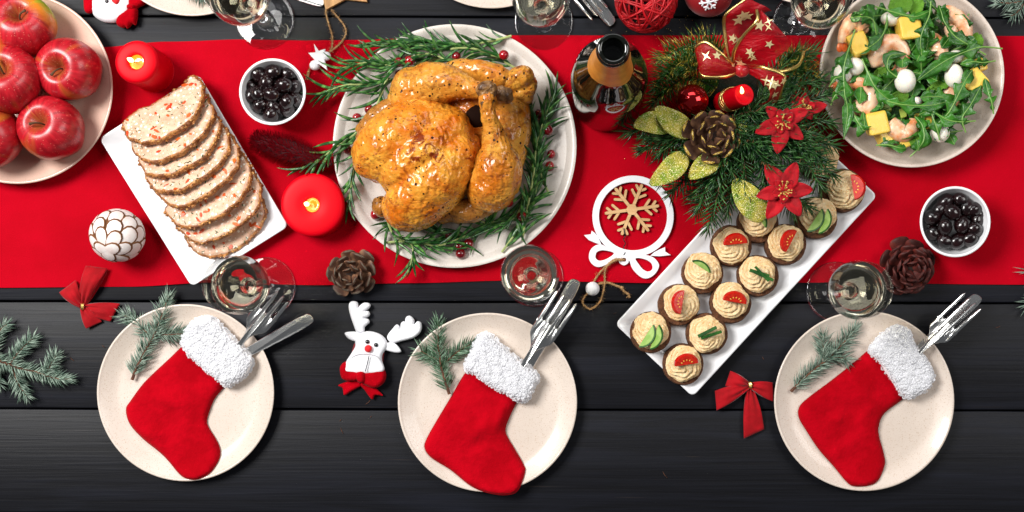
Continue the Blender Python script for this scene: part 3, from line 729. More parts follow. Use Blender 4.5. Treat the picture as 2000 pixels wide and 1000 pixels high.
# ---------------------------------------------------------------- sliced meat loaf
def slice_outline(r_, grow):
    base = [(-80, 2), (-70, -10), (-45, -15), (-10, -14), (25, -16), (48, -22), (66, -32), (78, -26), (83, -4), (80, 18), (68, 38), (44, 54), (10, 62), (-28, 62), (-56, 52), (-74, 30)]
    o = cr([(x * (1 + grow), y) for x, y in base], 5, True)
    s = r_.uniform(0, 99)
    return [(x + 4.2 * nz((x, y), .05, s) + 1.8 * nz((x, y), .25, s), y + 4.2 * nz((x, y), .05, s + 9) + 1.8 * nz((x, y), .25, s + 4)) for x, y in o]
ords = ['topmost', 'second', 'third', 'fourth', 'fifth', 'sixth', 'seventh', 'last, lowest']
loaf_pos = [(321, 226), (338, 262), (352, 291), (368, 321), (388, 345), (411, 385), (433, 415), (446, 446)]
for k in range(8):
    r_ = random.Random(100 + k); cx, cy = loaf_pos[k]
    tilt = R([31, 31, 30, 29, 27, 23, 15, 4][k]); yaw = R(27 + [0, 0, -1, 0, 2, 3, 3, 4][k] - 1)
    cs = math.cos(tilt); grow = [0, 0, 0, .03, .06, .08, .06, .0][k]
    out = slice_outline(r_, grow)
    T = 11.5                                           # thickness in px
    pts = [(x * 1.06 / S, -(y - 22) / cs * 1.06 / S) for x, y in out]
    z = ZR + .0118 + .046 * math.sin(tilt) + [.006, .006, .006, .006, .005, .005, .004, 0][k]
    rot = Euler((0, 0, yaw)).to_matrix() @ Euler((-tilt, 0, 0)).to_matrix()
    p = W(cx, cy, z); 
    t = thing('meat_loaf_slice', ords[k] + ' slice of herbed chicken loaf fanned on the white dish', 'loaf slice', group='slices of meat loaf on the white dish', M=M4(rot, p))
    g = G(); n = len(pts); h = T / S
    def ins(d):
        q = []
        for i in range(n):
            a, b, c = pts[i - 1], pts[i], pts[(i + 1) % n]; dx, dy = c[0] - a[0], c[1] - a[1]; l = math.hypot(dx, dy) or 1
            q.append((b[0] + dy / l * d, b[1] - dx / l * d))
        return q
    i1 = ins(.0010); i2 = ins(.0024)
    j = lambda: r_.uniform(-.0006, .0006)
    rows = [[(x, y, -h) for x, y in i1], [(x + j(), y + j(), -h * .6) for x, y in pts], [(x + j(), y + j(), -h * .2) for x, y in pts], [(x, y, j() * .5) for x, y in i1], [(x, y, .0002) for x, y in i2]]
    v = [q for r0 in rows for q in r0]; f = []; mm = []
    for a in range(4):
        for i in range(n):
            i_2 = (i + 1) % n; f.append((a * n + i, (a + 1) * n + i, (a + 1) * n + i_2, a * n + i_2)); mm.append(0)
    g.add(v, f, mm)
    crust = g.obj('crust', M_crust, t, sharp=0)
    g = G(); q = [Vector((x, y, 0)) for x, y in i2]
    # cut face: a lumpy cushion
    g.puff(i2, .0040, .0004, .004, e=.00025, wr=lambda x, y: .0007 * nz((x, y), 160, k) + .0006 * nz((x, y), 420, k), seed=k)
    face = g.obj('cut_face', M_meat, t, sharp=0)
    gp = G(); gh = G(); xs = [a[0] for a in i2]; ys = [a[1] for a in i2]
    def inside(x, y):
        c = False
        for i in range(n):
            (x1, y1), (x2, y2) = i2[i], i2[(i + 1) % n]
            if (y1 > y) != (y2 > y) and x < (x2 - x1) * (y - y1) / (y2 - y1) + x1: c = not c
        return c
    cnt = 0
    while cnt < 46:
        x, y = r_.uniform(min(xs), max(xs)), r_.uniform(min(ys), max(ys))
        if not inside(x, y): continue
        cnt += 1
        a = r_.uniform(0, 3.14); M = Euler((r_.uniform(-.2, .2), r_.uniform(-.2, .2), a)).to_matrix()
        if cnt < 19:
            l = r_.uniform(.0016, .0052); w = r_.uniform(.0012, .0026)
            o = [(-l, -w * r_.uniform(.2, 1)), (l * .2, -w), (l, -w * r_.uniform(0, .5)), (l * .8, w), (-l * .3, w * r_.uniform(.3, 1))]
            gg_ = G(); gg_.prism(o, 0, .0012, bev=.0002); gp.add([M @ Vector(q) + Vector((x, y, .0001)) for q in gg_.v], gg_.f, 0)
        else:
            l = r_.uniform(.0010, .0026); gg_ = G(); gg_.prism([(-l, -.0004), (l, -.0003), (l * .8, .0005), (-l, .0004)], 0, .0011); gh.add([M @ Vector(q) + Vector((x, y, .0001)) for q in gg_.v], gg_.f, 0)
    gp.obj('pepper_bits', M_pepper, face, stuff=True); gh.obj('herb_bits', M_herb, face, stuff=True)
    # rough crumbs along the crust
    gc = G()
    for _ in range(90):
        i = r_.randrange(n); x, y = i1[i]; rr = r_.uniform(.0008, .0026)
        gc.ell((x + r_.uniform(-.001, .001), y + r_.uniform(-.001, .001), -h * r_.uniform(0, .9)), (rr * r_.uniform(.8, 1.7), rr, rr * .8), Euler((0, 0, r_.uniform(0, 3))).to_matrix(), 6, 4)
    gc.obj('crumbs', M_crust, crust, stuff=True)

# ---------------------------------------------------------------- roast chicken
cc = crop(580, 40, .5)
CZ = ZR + .006
ck0 = W(805, 320, 0); ck0.z = CZ
chick = thing('roast_chicken', 'whole golden roast chicken with crossed legs on the large round plate', 'roast chicken', ck0)
def C(x, y, z):                                  # picture px at height z (m over the plate) to chicken-local
    return W(x, y, CZ + z) - ck0
def blob(name, m, ells, tubes, vox, smooth, disp=0.0, dsc=60, seed=0, parent=chick, label=None):
    g = G()
    for (x, y, z, rx, ry, rz, ang) in ells:
        g.ell(C(x, y, z), (px(rx), px(ry), px(rz)), Euler((0, 0, R(ang))).to_matrix(), 28, 18)
    for tb in tubes:
        q = cr([(*C(x, y, z), px(r)) for (x, y, z, r) in tb], 5); g.tube([a[:3] for a in q], [a[3] for a in q], 20)
        for a in (q[0], q[-1]): g.ell(a[:3], a[3] * .98, None, 16, 10)
    me = g.mesh('tmp', m, 0); o = bpy.data.objects.new('tmp', me); COL.objects.link(o)
    md = o.modifiers.new('r', 'REMESH'); md.mode = 'VOXEL'; md.voxel_size = vox
    sm = o.modifiers.new('s', 'SMOOTH'); sm.factor = .5; sm.iterations = smooth
    dg = bpy.context.evaluated_depsgraph_get(); e = o.evaluated_get(dg); nm = bpy.data.meshes.new_from_object(e)
    bpy.data.objects.remove(o)
    nm.materials.clear(); nm.materials.append(m); nm.name = name
    co = np.empty(len(nm.vertices) * 3); nm.vertices.foreach_get('co', co); co = co.reshape(-1, 3)
    no = np.empty(len(nm.vertices) * 3); nm.vertices.foreach_get('normal', no); no = no.reshape(-1, 3)
    if disp:
        k = np.array([nz(p, dsc, seed) + .45 * (.5 - 2.2 * abs(nz((p[0] * 1.4 + p[1] * .5, p[1] * .8 - p[0] * .3, p[2]), dsc * 2.2, seed + 3))) + .28 * (.4 - 2 * abs(nz(p, dsc * 4.6, seed + 7))) for p in co]); co = co + no * (k * disp)[:, None]
        nm.vertices.foreach_set('co', co.ravel())
    nm.polygons.foreach_set('use_smooth', [True] * len(nm.polygons)); nm.update()
    return put(nm, name, parent, label=label)
blob('breast', M_skin, [
    (793, 272, .050, 110, 70, 84, 30), (846, 350, .050, 116, 66, 86, 50), (826, 306, .054, 96, 60, 84, 40), (798, 232, .046, 40, 34, 74, 30), (868, 262, .046, 58, 56, 76, 20), (892, 300, .038, 42, 66, 62, 10), (742, 310, .036, 44, 46, 58, 30), (796, 404, .036, 48, 48, 56, 40)], [], .0016, 9, .0026, 48, 1)
blob('back', M_skinleg, [(985, 265, .030, 50, 98, 52, -8), (930, 210, .030, 74, 66, 50, 0), (960, 340, .028, 60, 60, 48, 0)], [[(880, 140, .045, 20), (930, 138, .05, 22), (975, 150, .05, 24)]], .0018, 7, .0020, 60, 2)
blob('drumstick', M_skinleg, [(806, 176, .052, 42, 44, 48, 0), (790, 196, .048, 32, 26, 40, 0)], [[(806, 178, .055, 38), (840, 166, .064, 42), (875, 164, .070, 35), (905, 170, .076, 24), (932, 176, .080, 16), (955, 180, .080, 14)]], .0015, 6, .0020, 62, 3)
blob('drumstick', M_skinleg, [(958, 372, .052, 46, 42, 50, 0), (972, 330, .062, 46, 54, 44, 8)], [[(951, 192, .104, 15), (954, 218, .100, 15), (961, 250, .092, 18), (968, 280, .084, 27), (972, 318, .074, 40), (962, 362, .062, 45)]], .0015, 6, .0020, 62, 5)
blob('leg_knuckle', M_bone, [(950, 171, .106, 19, 12, 14, 10), (940, 176, .104, 10, 10, 12, 0), (960, 176, .104, 11, 11, 13, 0)], [[(950, 174, .104, 14), (951, 200, .102, 15)]], .0014, 2, .0014, 160, 4)
blob('leg_knuckle', M_bone, [(985, 186, .074, 17, 13, 14, 30), (978, 178, .074, 12, 11, 13, 0), (992, 192, .072, 10, 10, 12, 0)], [], .0014, 2, .0016, 160, 5, label='darker browned leg end behind the crossed drumstick')
blob('tail', M_skinleg, [(1018, 152, .050, 26, 22, 26, 10), (1035, 166, .044, 14, 20, 18, 0), (1002, 160, .046, 24, 20, 24, 0), (1022, 186, .040, 18, 20, 20, 0)], [], .0018, 3, .0020, 90, 6)
blob('wing', M_skinwing, [], [[(864, 424, .026, 14), (884, 414, .032, 20), (912, 412, .036, 24), (940, 404, .036, 23), (960, 392, .034, 18)]], .0016, 4, .0016, 90, 7)
blob('wing', M_skinwing, [], [[(704, 266, .044, 10), (720, 246, .048, 16), (742, 224, .050, 20), (770, 206, .050, 18)], [(702, 252, .040, 8), (730, 228, .046, 14)]], .0016, 3, .0018, 100, 8)
blob('neck_flap', M_skinwing, [(746, 404, .016, 18, 22, 22, 20)], [], .0018, 3, .0018, 90, 9)
g = G(); g.ell(C(930, 224, .050), (px(30), px(26), px(22)), None, 20, 12); g.obj('cavity_shade_ball', M_cavityshade, chick)  # solid near-black ball, shade of the hollow put into its colour

# ---------------------------------------------------------------- rosemary round the chicken
def rleaf(i):
    r_ = random.Random(i); g = G(); n = 7; L = .034; v = []; f = []; bend = [.15, .5, .8, -.2, .3][i % 5]; sd = [.15, -.35, .5, -.55, .3][i % 5]
    for k in range(n + 1):
        t = k / n; w = .0020 * (math.sin(math.pi * (0.12 + .86 * t)) ** .6) * (1 if t < .99 else .15)
        x = L * t; z = L * .35 * bend * t * t; y = L * sd * t * t
        v += [(x, y - w, z - .0006), (x, y - w * .45, z + .0004), (x, y, z - .0001), (x, y + w * .45, z + .0004), (x, y + w, z - .0006), (x, y, z - .0011)]
    for k in range(n):
        for j in range(6):
            a = k * 6 + j; b = k * 6 + (j + 1) % 6; f.append((a, a + 6, b + 6, b))
    f.append(tuple(range(6))); f.append(tuple(range(n * 6 + 5, n * 6 - 1, -1)))
    g.add(v, f); return g.mesh('leaf', M_rosemary, 0)
RL = [rleaf(i) for i in range(5)]
rose = [
    ([(860, 190), (700, 112), (560, 112), (440, 92), (300, 97)], .026, 'rosemary sprig running along the top rim of the chicken plate'),
    ([(838, 60), (750, 82), (620, 100), (480, 82), (400, 140)], .022, 'woody rosemary sprig across the cranberries at the plate top'),
    ([(600, 140), (500, 160), (400, 178), (270, 165), (180, 185)], .020, 'rosemary sprig poking out over the red runner near the star ornament'),
    ([(410, 222), (330, 240), (250, 250), (190, 252), (120, 275)], .024, 'rosemary sprig just above the left chicken wing, tip off the plate'),
    ([(364, 190), (325, 300), (280, 400), (235, 500), (205, 700)], .030, 'rosemary sprig with a brown cut end beside the chicken wing'),
    ([(300, 370), (230, 440), (160, 490), (90, 540), (25, 575)], .024, 'rosemary sprig reaching over the squat candle and the brush cone'),
    ([(880, 860), (900, 740), (925, 600), (940, 470), (1000, 290)], .028, 'longest rosemary sprig standing along the right of the chicken'),
    ([(905, 690), (930, 560), (920, 440), (912, 310)], .018, 'rosemary sprig tucked against the right thigh of the chicken'),
    ([(985, 680), (950, 590), (940, 500), (965, 400), (1005, 300)], .016, 'rosemary sprig by the cranberries right of the chicken'),
    ([(345, 868), (450, 862), (560, 878), (700, 820), (860, 740)], .020, 'rosemary sprig curving under the chicken to the right wing'),
    ([(800, 905), (860, 820), (920, 700), (950, 620)], .018, 'rosemary sprig dropping towards the middle wine glass'),
    ([(350, 770), (380, 840), (450, 880), (440, 970)], .022, 'rosemary sprig hanging over the lower rim by the pine cone'),
    ([(740, 820), (640, 838), (560, 830), (470, 800), (360, 800)], .014, 'rosemary sprig pressed under the neck of the chicken'),
    ([(690, 130), (620, 165), (520, 130), (430, 150), (360, 200)], .030, 'short rosemary sprig above the upper drumstick'),
    ([(890, 640), (870, 740), (800, 800), (700, 780)], .024, 'rosemary sprig under the lower drumstick')]
nleaf = 0
for k, (pts, z, lab) in enumerate(rose):
    r_ = random.Random(200 + k)
    P = [cc(*p) for p in pts]; n = len(P); q = []
    for i, (x, y) in enumerate(P):
        p = W(x, y, ZR + z); rr = math.hypot(p.x - CPC.x, p.y - CPC.y)
        zz = z * (.65 + .35 * math.sin(math.pi * i / (n - 1))) + (0.004 if rr > CPR else 0)
        zz = max(zz, plate_z(rr, CPR, .017, .74) + .004)
        q.append(tuple(W(x, y, ZR + zz)))
    q = cr(q, 7); o0 = Vector(q[0]); q = [Vector(a) - o0 for a in q]
    t = thing('rosemary_sprig', lab, 'rosemary', o0, 0, 'rosemary sprigs round the chicken')
    g = G(); m_ = len(q); g.tube(q, list(np.linspace(.0016, .0008, m_)), 6); g.obj('stem', M_rosestem, t)
    tot = sum((b - a).length for a, b in zip(q, q[1:])); step = .0088; d = 0; ph = r_.uniform(0, 6)
    pos = step
    for a, b in zip(q, q[1:]):
        l = (b - a).length; T = (b - a).normalized()
        while d + l >= pos:
            fr = pos / tot; c = a + (b - a) * ((pos - d) / l)
            for sgn in (0, math.pi):
                ph2 = ph + sgn
                Fm = frame(T); side = Fm @ Vector((math.cos(ph2), math.sin(ph2), 0))
                if side.z < -.2: side.z *= .25
                lean = r_.uniform(.28, .75) * (1 - .55 * fr)
                dirv = (T * (1.0 - lean * .35) + side * lean).normalized()
                nrm = Vector((r_.uniform(-.5, .5), r_.uniform(-.5, .5), 1)); x = dirv; y = nrm.cross(x).normalized(); zz = x.cross(y)
                rot = Matrix((x, y, zz)).transposed()
                put(RL[r_.randrange(5)], 'leaf', t, None, M4(rot, c, r_.uniform(.72, 1.25) * (1 - .3 * max(0, fr - .75) * 4 * .5))); nleaf += 1
            ph += 1.57 + r_.uniform(-.3, .3); pos += step * r_.uniform(.8, 1.25)
        d += l
# ---------------------------------------------------------------- cranberries
g = G(); g.ell((0, 0, 0), .0062, None, 18, 12, 0, lambda p: p * (1 + .03 * nz(p, 120)))
CM = g.mesh('cranberry', M_cran, 0)
cran = [(623, 140), (398, 162), (440, 157), (630, 178), (667, 168), (722, 175), (758, 180), (808, 135), (525, 168), (235, 380), (282, 347), (200, 505), (308, 758), (950, 365), (980, 428), (993, 522), (987, 570), (825, 710), (878, 765), (596, 836), (632, 882), (670, 873), (640, 912), (400, 210), (690, 190)]
nearby = {0: 'bright cranberry lying on rosemary above the drumstick', 9: 'cranberry out on the bare rim left of the chicken wing', 10: 'cranberry touching the chicken wing on the left', 12: 'cranberry alone at the lower left of the roast chicken', 17: 'cranberry half hidden under the lower drumstick',
          7: 'cranberry at the upper right tip of the top rosemary', 13: 'uppermost cranberry right of the chicken', 20: 'left of the three cranberries below the chicken', 21: 'bright red cranberry, right of the three below the chicken', 22: 'dark lowest cranberry of the three below the chicken', 19: 'dark cranberry just under the chicken neck in rosemary'}
for k, (x, y) in enumerate(cran):
    X, Y = cc(x, y); p = W(X, Y, ZR + .012); rr = math.hypot(p.x - CPC.x, p.y - CPC.y); s = rng.uniform(.9, 1.12)
    z = ZR + plate_z(rr, CPR, .017, .74) + .0062 * s + (.012 if k in (0, 3, 4, 7, 1, 2, 18, 17, 14) else 0)
    lab = nearby.get(k)
    if not lab: lab = 'round dark red cranberry among the rosemary ' + ('at the top of the chicken plate' if y < 250 else 'right of the chicken' if x > 860 else 'left of the chicken')
    tag(put(CM, 'cranberry', None, None, M4(Euler((rng.uniform(0, 6), rng.uniform(0, 6), 0)).to_matrix(), W(X, Y, z), s)), lab, 'cranberry', 'cranberries round the roast chicken')

# ---------------------------------------------------------------- canapes
def cream_mesh(i):
    r_ = random.Random(60 + i); g = G(); nu, nv = 84, 30; v = []; f = []
    hand = 1; turns = r_.uniform(2.6, 3.3); ox, oy = r_.uniform(-.003, .003), r_.uniform(-.003, .003); s = r_.uniform(0, 50); lob = 7
    for j in range(nv + 1):
        t = j / nv
        base = .0200 * math.cos(t * math.pi / 2) ** .75
        for k in range(nu):
            a = 2 * math.pi * k / nu
            rid = abs(math.cos(.5 * lob * (a - turns * t * 1.6))) ** .8
            ridge = (rid - .55) * .0072 * (math.sin(math.pi * min(1, t * 1.12 + .1)) ** .5)
            r0 = max(0, base + ridge * (1 - t) ** .3 + .0026 * nz((math.cos(a), math.sin(a), t), 1.8, s) + .0010 * nz((math.cos(a) * 3, math.sin(a) * 3, t * 6), 2.2, s))
            if j == nv: r0 = 0.0002
            z = .021 * t ** .82 + ridge * .55 + (.0012 * nz((math.cos(a) * 2, math.sin(a) * 2, t * 3), 2, s + 5) if j else 0)
            if j == nv: z = .0200
            v.append((r0 * math.cos(a) + ox * t, r0 * math.sin(a) + oy * t, max(z, -.0005)))
    for j in range(nv):
        for k in range(nu): f.append((j * nu + k, j * nu + (k + 1) % nu, (j + 1) * nu + (k + 1) % nu, (j + 1) * nu + k))
    f.append(tuple(range(nv * nu, nv * nu + nu))); g.add(v, f); return g.mesh('cream', M_cream, 0)
def bread_mesh(i):
    s = i * 7.7; g = G(); p = cr([(0, 0), (.0235, 0), (.0250, .0015), (.0256, .006), (.0250, .0115), (.0234, .013), (.018, .0132), (0, .013)], 3)
    def fn(q):
        a = math.atan2(q.y, q.x); r = math.hypot(q.x, q.y); k = 1 + (.03 * nz((math.cos(a), math.sin(a)), 1.5, s) + .02 * nz((math.cos(a), math.sin(a), q.z * 200), 6, s)) * min(1, r / .02)
        return Vector((q.x * k, q.y * k, q.z + (.0007 * nz((q.x, q.y), 300, s) if q.z > .01 else 0)))
    g.lathe(p, 60, fn=fn); return g.mesh('bread', M_bread, 0)
CRM = [cream_mesh(i) for i in range(6)]; BRM = [bread_mesh(i) for i in range(4)]
def tomato(parent, M, half):
    # a wedge / half slice of cherry tomato: skin on the round side, flesh and seeds on the cut face
    g = G(); n = 16; r = .0150; h = .0055
    arc = [(r * math.cos(math.pi * k / n), r * math.sin(math.pi * k / n) * half) for k in range(n + 1)]
    v = [(x, y, 0) for x, y in arc] + [(x, y, h * .7) for x, y in arc] + [(x * .93, y * .93, h) for x, y in arc]
    f = []; mm = []; m_ = n + 1
    for j in range(2):
        for k in range(n): f.append((j * m_ + k, (j + 1) * m_ + k, (j + 1) * m_ + k + 1, j * m_ + k + 1)); mm.append(0)
    f = [tuple(reversed(q)) for q in f]
    f.append(tuple(range(2 * m_, 3 * m_))); mm.append(1); f.append(tuple(reversed(range(m_)))); mm.append(0)
    f.append((0, 2 * m_ - m_ , 2 * m_, 3 * m_ - 1, 2 * m_ - 1, m_ - 1)); mm.append(1)
    g.add(v, f, mm); t = g.obj('tomato_slice', [M_tomskin, M_tomflesh], parent, None, M, sharp=30)
    g = G()
    for k in range(5):
        a = .5 + 2.1 * k / 4; g.ell((.0072 * math.cos(a), .0072 * math.sin(a) * half, h), (.0013, .0008, .0005), Euler((0, 0, a)).to_matrix(), 8, 5)
    g.obj('seeds', M_seed, t)
def cucumber(parent, M, arc_span):
    g = G(); n = 16; r = .0190; arc = [(r * math.cos(a), r * math.sin(a)) for a in np.linspace(-arc_span, arc_span, n)]
    inn = [(r * .90 * math.cos(a), r * .90 * math.sin(a)) for a in np.linspace(-arc_span, arc_span, n)]
    cx_ = r * math.cos(arc_span)
    g.prism(arc + inn[::-1], 0, .0021, bev=.0003); o = g.obj('cucumber_slice', M_cucskin, parent, None, M)
    g = G(); g.prism([(x * .999, y * .999) for x, y in inn], 0.0001, .0019, bev=.0002); g.obj('flesh', M_cucflesh, o)
def strip(parent, M, L, w):
    g = G(); g.prism([(-L, -w), (L, -w * .7), (L * 1.04, 0), (L, w), (-L, w * .8)], 0, .0022, bev=.0005); g.obj('cucumber_strip', M_cucskin, parent, None, M)
ct = [(1335, 711, 't', 8, 'tomato topped canape at the lowest corner of the long dish'), (1272, 648, 'c2', 100, 'canape with two pale cucumber slices at the left corner of the dish'), (1382, 651, 's', 25, 'canape with two cucumber strips next to the lowest tomato one'),
      (1327, 594, 't', 80, 'canape with an upright tomato wedge, left row third up'), (1429, 590, 't', -10, 'canape with a flat lying tomato wedge, right row second up'), (1374, 532, 'c1', 35, 'canape with one small cucumber curl, left row of the dish'),
      (1483, 537, 's', -18, 'canape with crossed cucumber strips in the middle of the right row'), (1430, 478, 't', 6, 'canape with tomato on the left row below the fir branch'), (1537, 475, 't', 62, 'canape with tomato wedge and yellow seeds beside the poinsettia'),
      (1483, 432, 'c1', 10, 'canape half hidden under the poinsettia and glitter leaf'), (1598, 424, 'c2', -50, 'canape with a cucumber slice on its slanted cream, by the poinsettia'), (1650, 369, 'tv', -80, 'largest canape with standing tomato slice at the upper right corner'), (1600, 306, '', 0, 'canape hidden under the fir branches at the top of the dish')]
for k, (x, y, kind, ang, lab) in enumerate(ct):
    r_ = random.Random(300 + k); zb_ = ZR + .0068
    p = W(x, y, zb_ + .02); p.z = zb_; sc = 1.0 if k != 11 else 1.05
    t = thing('canape', lab, 'canape', p, 0, 'piped cream canapes on the long white dish'); t.scale = (sc, sc, 1)
    b = put(BRM[k % 4], 'bread', t, None, M4(Euler((0, 0, r_.uniform(0, 6))).to_matrix(), (0, -.0008, 0)))
    rz = r_.uniform(0, 6)
    put(CRM[k % 6], 'cream', t, None, M4(Euler((r_.uniform(-.1, .1), r_.uniform(-.1, .1), rz)).to_matrix(), (r_.uniform(-.002, .002), r_.uniform(-.001, .003), .0125), (1, 1, r_.uniform(.85, 1.05))))
    def Mx(dx, dy, dz, a, tx=.2, ty=0): return M4(Euler((0, 0, R(a))).to_matrix() @ Euler((tx, ty, 0)).to_matrix(), (dx, dy, dz))
    if kind == 't': tomato(t, Mx(.002 * math.cos(R(ang)), .002, .0315, ang, .42, .1), .85)
    if kind == 'tv': tomato(t, Mx(.0085, .001, .0300, ang, .5, 0), .95)
    if kind == 'c2':
        cucumber(t, Mx(-.013, .0, .0300, -35, .2, -.25), 1.1); cucumber(t, Mx(-.005, -.003, .0325, -20, .15, -.15), 1.05)
    if kind == 'c1': cucumber(t, Mx(-.011, -.003, .0310, ang + 20, .3, -.2), .85)
    if kind == 's':
        strip(t, Mx(-.002, .002, .0335, ang, .1, .12), .0125, .0023); strip(t, Mx(.003, -.0015, .0337, ang - 8, .1, -.1), .0130, .0021)
        if k == 6: strip(t, Mx(.001, .001, .0352, ang - 30, .1, .0), .012, .0018)

# ---------------------------------------------------------------- shrimp and arugula salad
sc_ = crop(1580, 0, .34)
def shrimp(pts, z, r0, lab, tail=True):
    q = cr([(*W(*sc_(x, y), z + dz), 0) for (x, y, dz) in pts], 8); P = [Vector(a[:3]) for a in q]; o = P[0].copy(); P = [p - o for p in P]; n = len(P)
    t = thing('shrimp', lab, 'shrimp', o, 0, 'peeled shrimps in the salad')
    rad = []
    nb = int(n * (.86 if tail else 1))
    for i in range(nb):
        u = i / nb; rr = 1.08 * r0 * (1 - .55 * u ** 1.3) * (min(1, .5 + u * 7)); rr *= 1 + .028 * math.sin(u * 6 * 2 * math.pi); rad.append(rr)
    g = G(); g.tube(P[:nb], rad, 18, flat=.92); g.ell(P[0], rad[0] * .95, None, 14, 8); b = g.obj('body', M_shrimp, t, sharp=0)
    if tail:
        for sgn in (-1, 1):
            g = G(); e = P[nb - 1]; d = (P[-1] - e); s_ = Vector((-d.y, d.x, 0)) * .35 * sgn
            g.tube(cr([e - d * .15, e + d * .4 + s_ * .5, e + d * 1.0 + s_], 4), [rad[-1] * .8] * 3 + [rad[-1] * .9] * 3 + [rad[-1] * .75, rad[-1] * .55, .0004], 10, flat=.45)
            g.obj('tail_fin', M_shrimptail, t, sharp=0)
zs = ZR + .036
shrimp([(415, 372, 0), (395, 320, .004), (425, 262, .008), (490, 245, .009), (540, 290, .008), (535, 360, .006), (505, 412, .004), (470, 458, .002)], zs, .0125, 'curled pink shrimp with orange tail above the mozzarella ball')
shrimp([(255, 590, 0), (300, 620, .004), (355, 585, .006), (352, 520, .007), (300, 485, .007), (240, 482, .005), (185, 492, .004), (130, 515, .003)], zs, .0115, 'ring shaped shrimp on the left rim of the salad plate')
shrimp([(318, 170, 0), (285, 120, .004), (240, 130, .005), (208, 175, .005), (192, 230, .004), (190, 300, .002)], zs, .0105, 'orange shrimp lying along the upper left rim of the salad')
shrimp([(760, 85, 0), (815, 88, .004), (868, 118, .006), (900, 165, .006), (908, 215, .004), (908, 265, .002)], zs, .0115, 'striped orange shrimp at the upper right of the salad')
shrimp([(735, 325, 0), (748, 275, .003), (722, 232, .004), (685, 205, .002)], zs, .0115, 'short pale shrimp half buried in arugula near the middle', False)
shrimp([(455, 720, 0), (495, 745, .003), (545, 770, .004), (590, 735, .003), (605, 690, .001)], zs, .0125, 'pale shrimp at the bottom of the salad between mango cubes', False)
shrimp([(770, 525, 0), (812, 545, .003), (820, 585, .003), (780, 605, .002), (700, 588, 0)], zs - .004, .0105, 'shrimp tucked under a long arugula leaf on the right')
shrimp([(820, 160, 0), (818, 188, .002), (822, 210, 0)], zs, .009, 'small stub of shrimp inside the upper right curl', False)
for k, (x, y, r, ry, dz, lab) in enumerate([(552, 466, 54, 62, .012, 'peppered mozzarella ball in the middle of the salad'), (832, 435, 48, 62, .010, 'oval mozzarella ball on the right of the salad'), (262, 382, 50, 46, .008, 'mozzarella ball beside the upper left mango cube'), (195, 425, 48, 56, .002, 'mozzarella ball on the rim under a hanging arugula leaf'),
    (472, 108, 54, 38, .006, 'mozzarella ball behind the top mango cube'), (752, 764, 50, 50, .004, 'mozzarella ball at the bottom right of the salad'), (845, 325, 42, 34, .004, 'mozzarella ball partly covered at the upper right'), (610, 585, 36, 30, .002, 'mozzarella ball mostly hidden near the lower middle')]):
    z = zs + dz + .003; g = G(); g.ell((0, 0, 0), (px(r * .37), px(ry * .37), px((r + ry) * .18)), None, 24, 16, 0, lambda p: p * (1 + .03 * nz(p, 60, k)))
    tag(g.obj('mozzarella_ball', M_mozz, None, W(*sc_(x, y), z), sharp=0), lab, 'cheese', 'mozzarella balls in the salad')
def cube_chunk(i, m, nm):
    r_ = random.Random(i); bm_v = []
    g = G(); n = 6; r = .0
    # rounded, slightly sheared block
    sx, sy, sz = r_.uniform(.8, 1.05), r_.uniform(.8, 1.05), r_.uniform(.75, 1); sh = r_.uniform(-.2, .2)
    def fn(p):
        q = Vector((math.copysign(abs(p.x) ** .22, p.x), math.copysign(abs(p.y) ** .22, p.y), math.copysign(abs(p.z) ** .22, p.z)))
        return Vector((q.x * sx + q.z * sh, q.y * sy + q.z * sh * .5, q.z * sz)) + Vector((nz(p, 1.5, i), nz(p, 1.5, i + 5), 0)) * .05
    g.ell((0, 0, 0), 1, Euler((0, 0, 0)).to_matrix(), 32, 20, 0, fn); return g.mesh(nm, m, 0)
MM = [cube_chunk(i, M_mango, 'mango_cube') for i in range(4)]; AV = [cube_chunk(i + 20, M_avo, 'avocado_chunk') for i in range(3)]
for k, (x, y, s, rz, dz, lab) in enumerate([(570, 168, 54, 8, .014, 'topmost yellow mango cube standing proud of the salad'), (285, 262, 52, 22, .010, 'mango cube on the upper left with an arugula lobe over it'), (388, 708, 50, 14, .012, 'large mango cube at the lower left of the salad'), (432, 790, 36, 30, .004, 'small mango cube touching the bottom left cube'),
    (945, 468, 52, 40, .006, 'mango cube on the right rim of the salad'), (980, 375, 30, 15, .004, 'little mango piece on the far right rim'), (662, 688, 38, 10, .004, 'mango cube under arugula at the lower middle'), (320, 482, 38, 20, 0, 'mango cube inside the ring shaped shrimp side'), (240, 535, 30, 0, .0, 'mango sliver beneath the ring shaped shrimp'), (545, 812, 30, 20, .002, 'mango piece at the bottom edge of the salad')]):
    o = put(MM[k % 4], 'mango_cube', None, None, M4(Euler((rng.uniform(-.25, .25), rng.uniform(-.25, .25), R(rz))).to_matrix(), W(*sc_(x, y), zs + dz - .004), px(s * .34) * 1.22)); tag(o, lab, 'mango', 'mango cubes in the salad')
for k, (x, y, s, dz, lab) in enumerate([(690, 290, 40, .004, 'pale green avocado chunk beside the buried shrimp'), (520, 570, 36, .004, 'avocado chunk under the long middle arugula leaf'), (760, 465, 40, .0, 'avocado chunk left of the oval mozzarella'), (610, 800, 40, .004, 'avocado chunk at the bottom of the salad'), (885, 345, 30, .002, 'avocado sliver near the right rim'), (540, 650, 26, .004, 'small avocado chip above the bottom shrimp'), (600, 520, 32, .0, 'avocado chip right of the middle mozzarella'), (445, 620, 30, .0, 'avocado chip by the large lower mango cube')]):
    o = put(AV[k % 3], 'avocado_chunk', None, None, M4(Euler((rng.uniform(-.4, .4), rng.uniform(-.4, .4), rng.uniform(0, 3))).to_matrix(), W(*sc_(x, y), zs + dz - .004), (px(s * .34), px(s * .28), px(s * .2)))); tag(o, lab, 'avocado', 'avocado chunks in the salad')
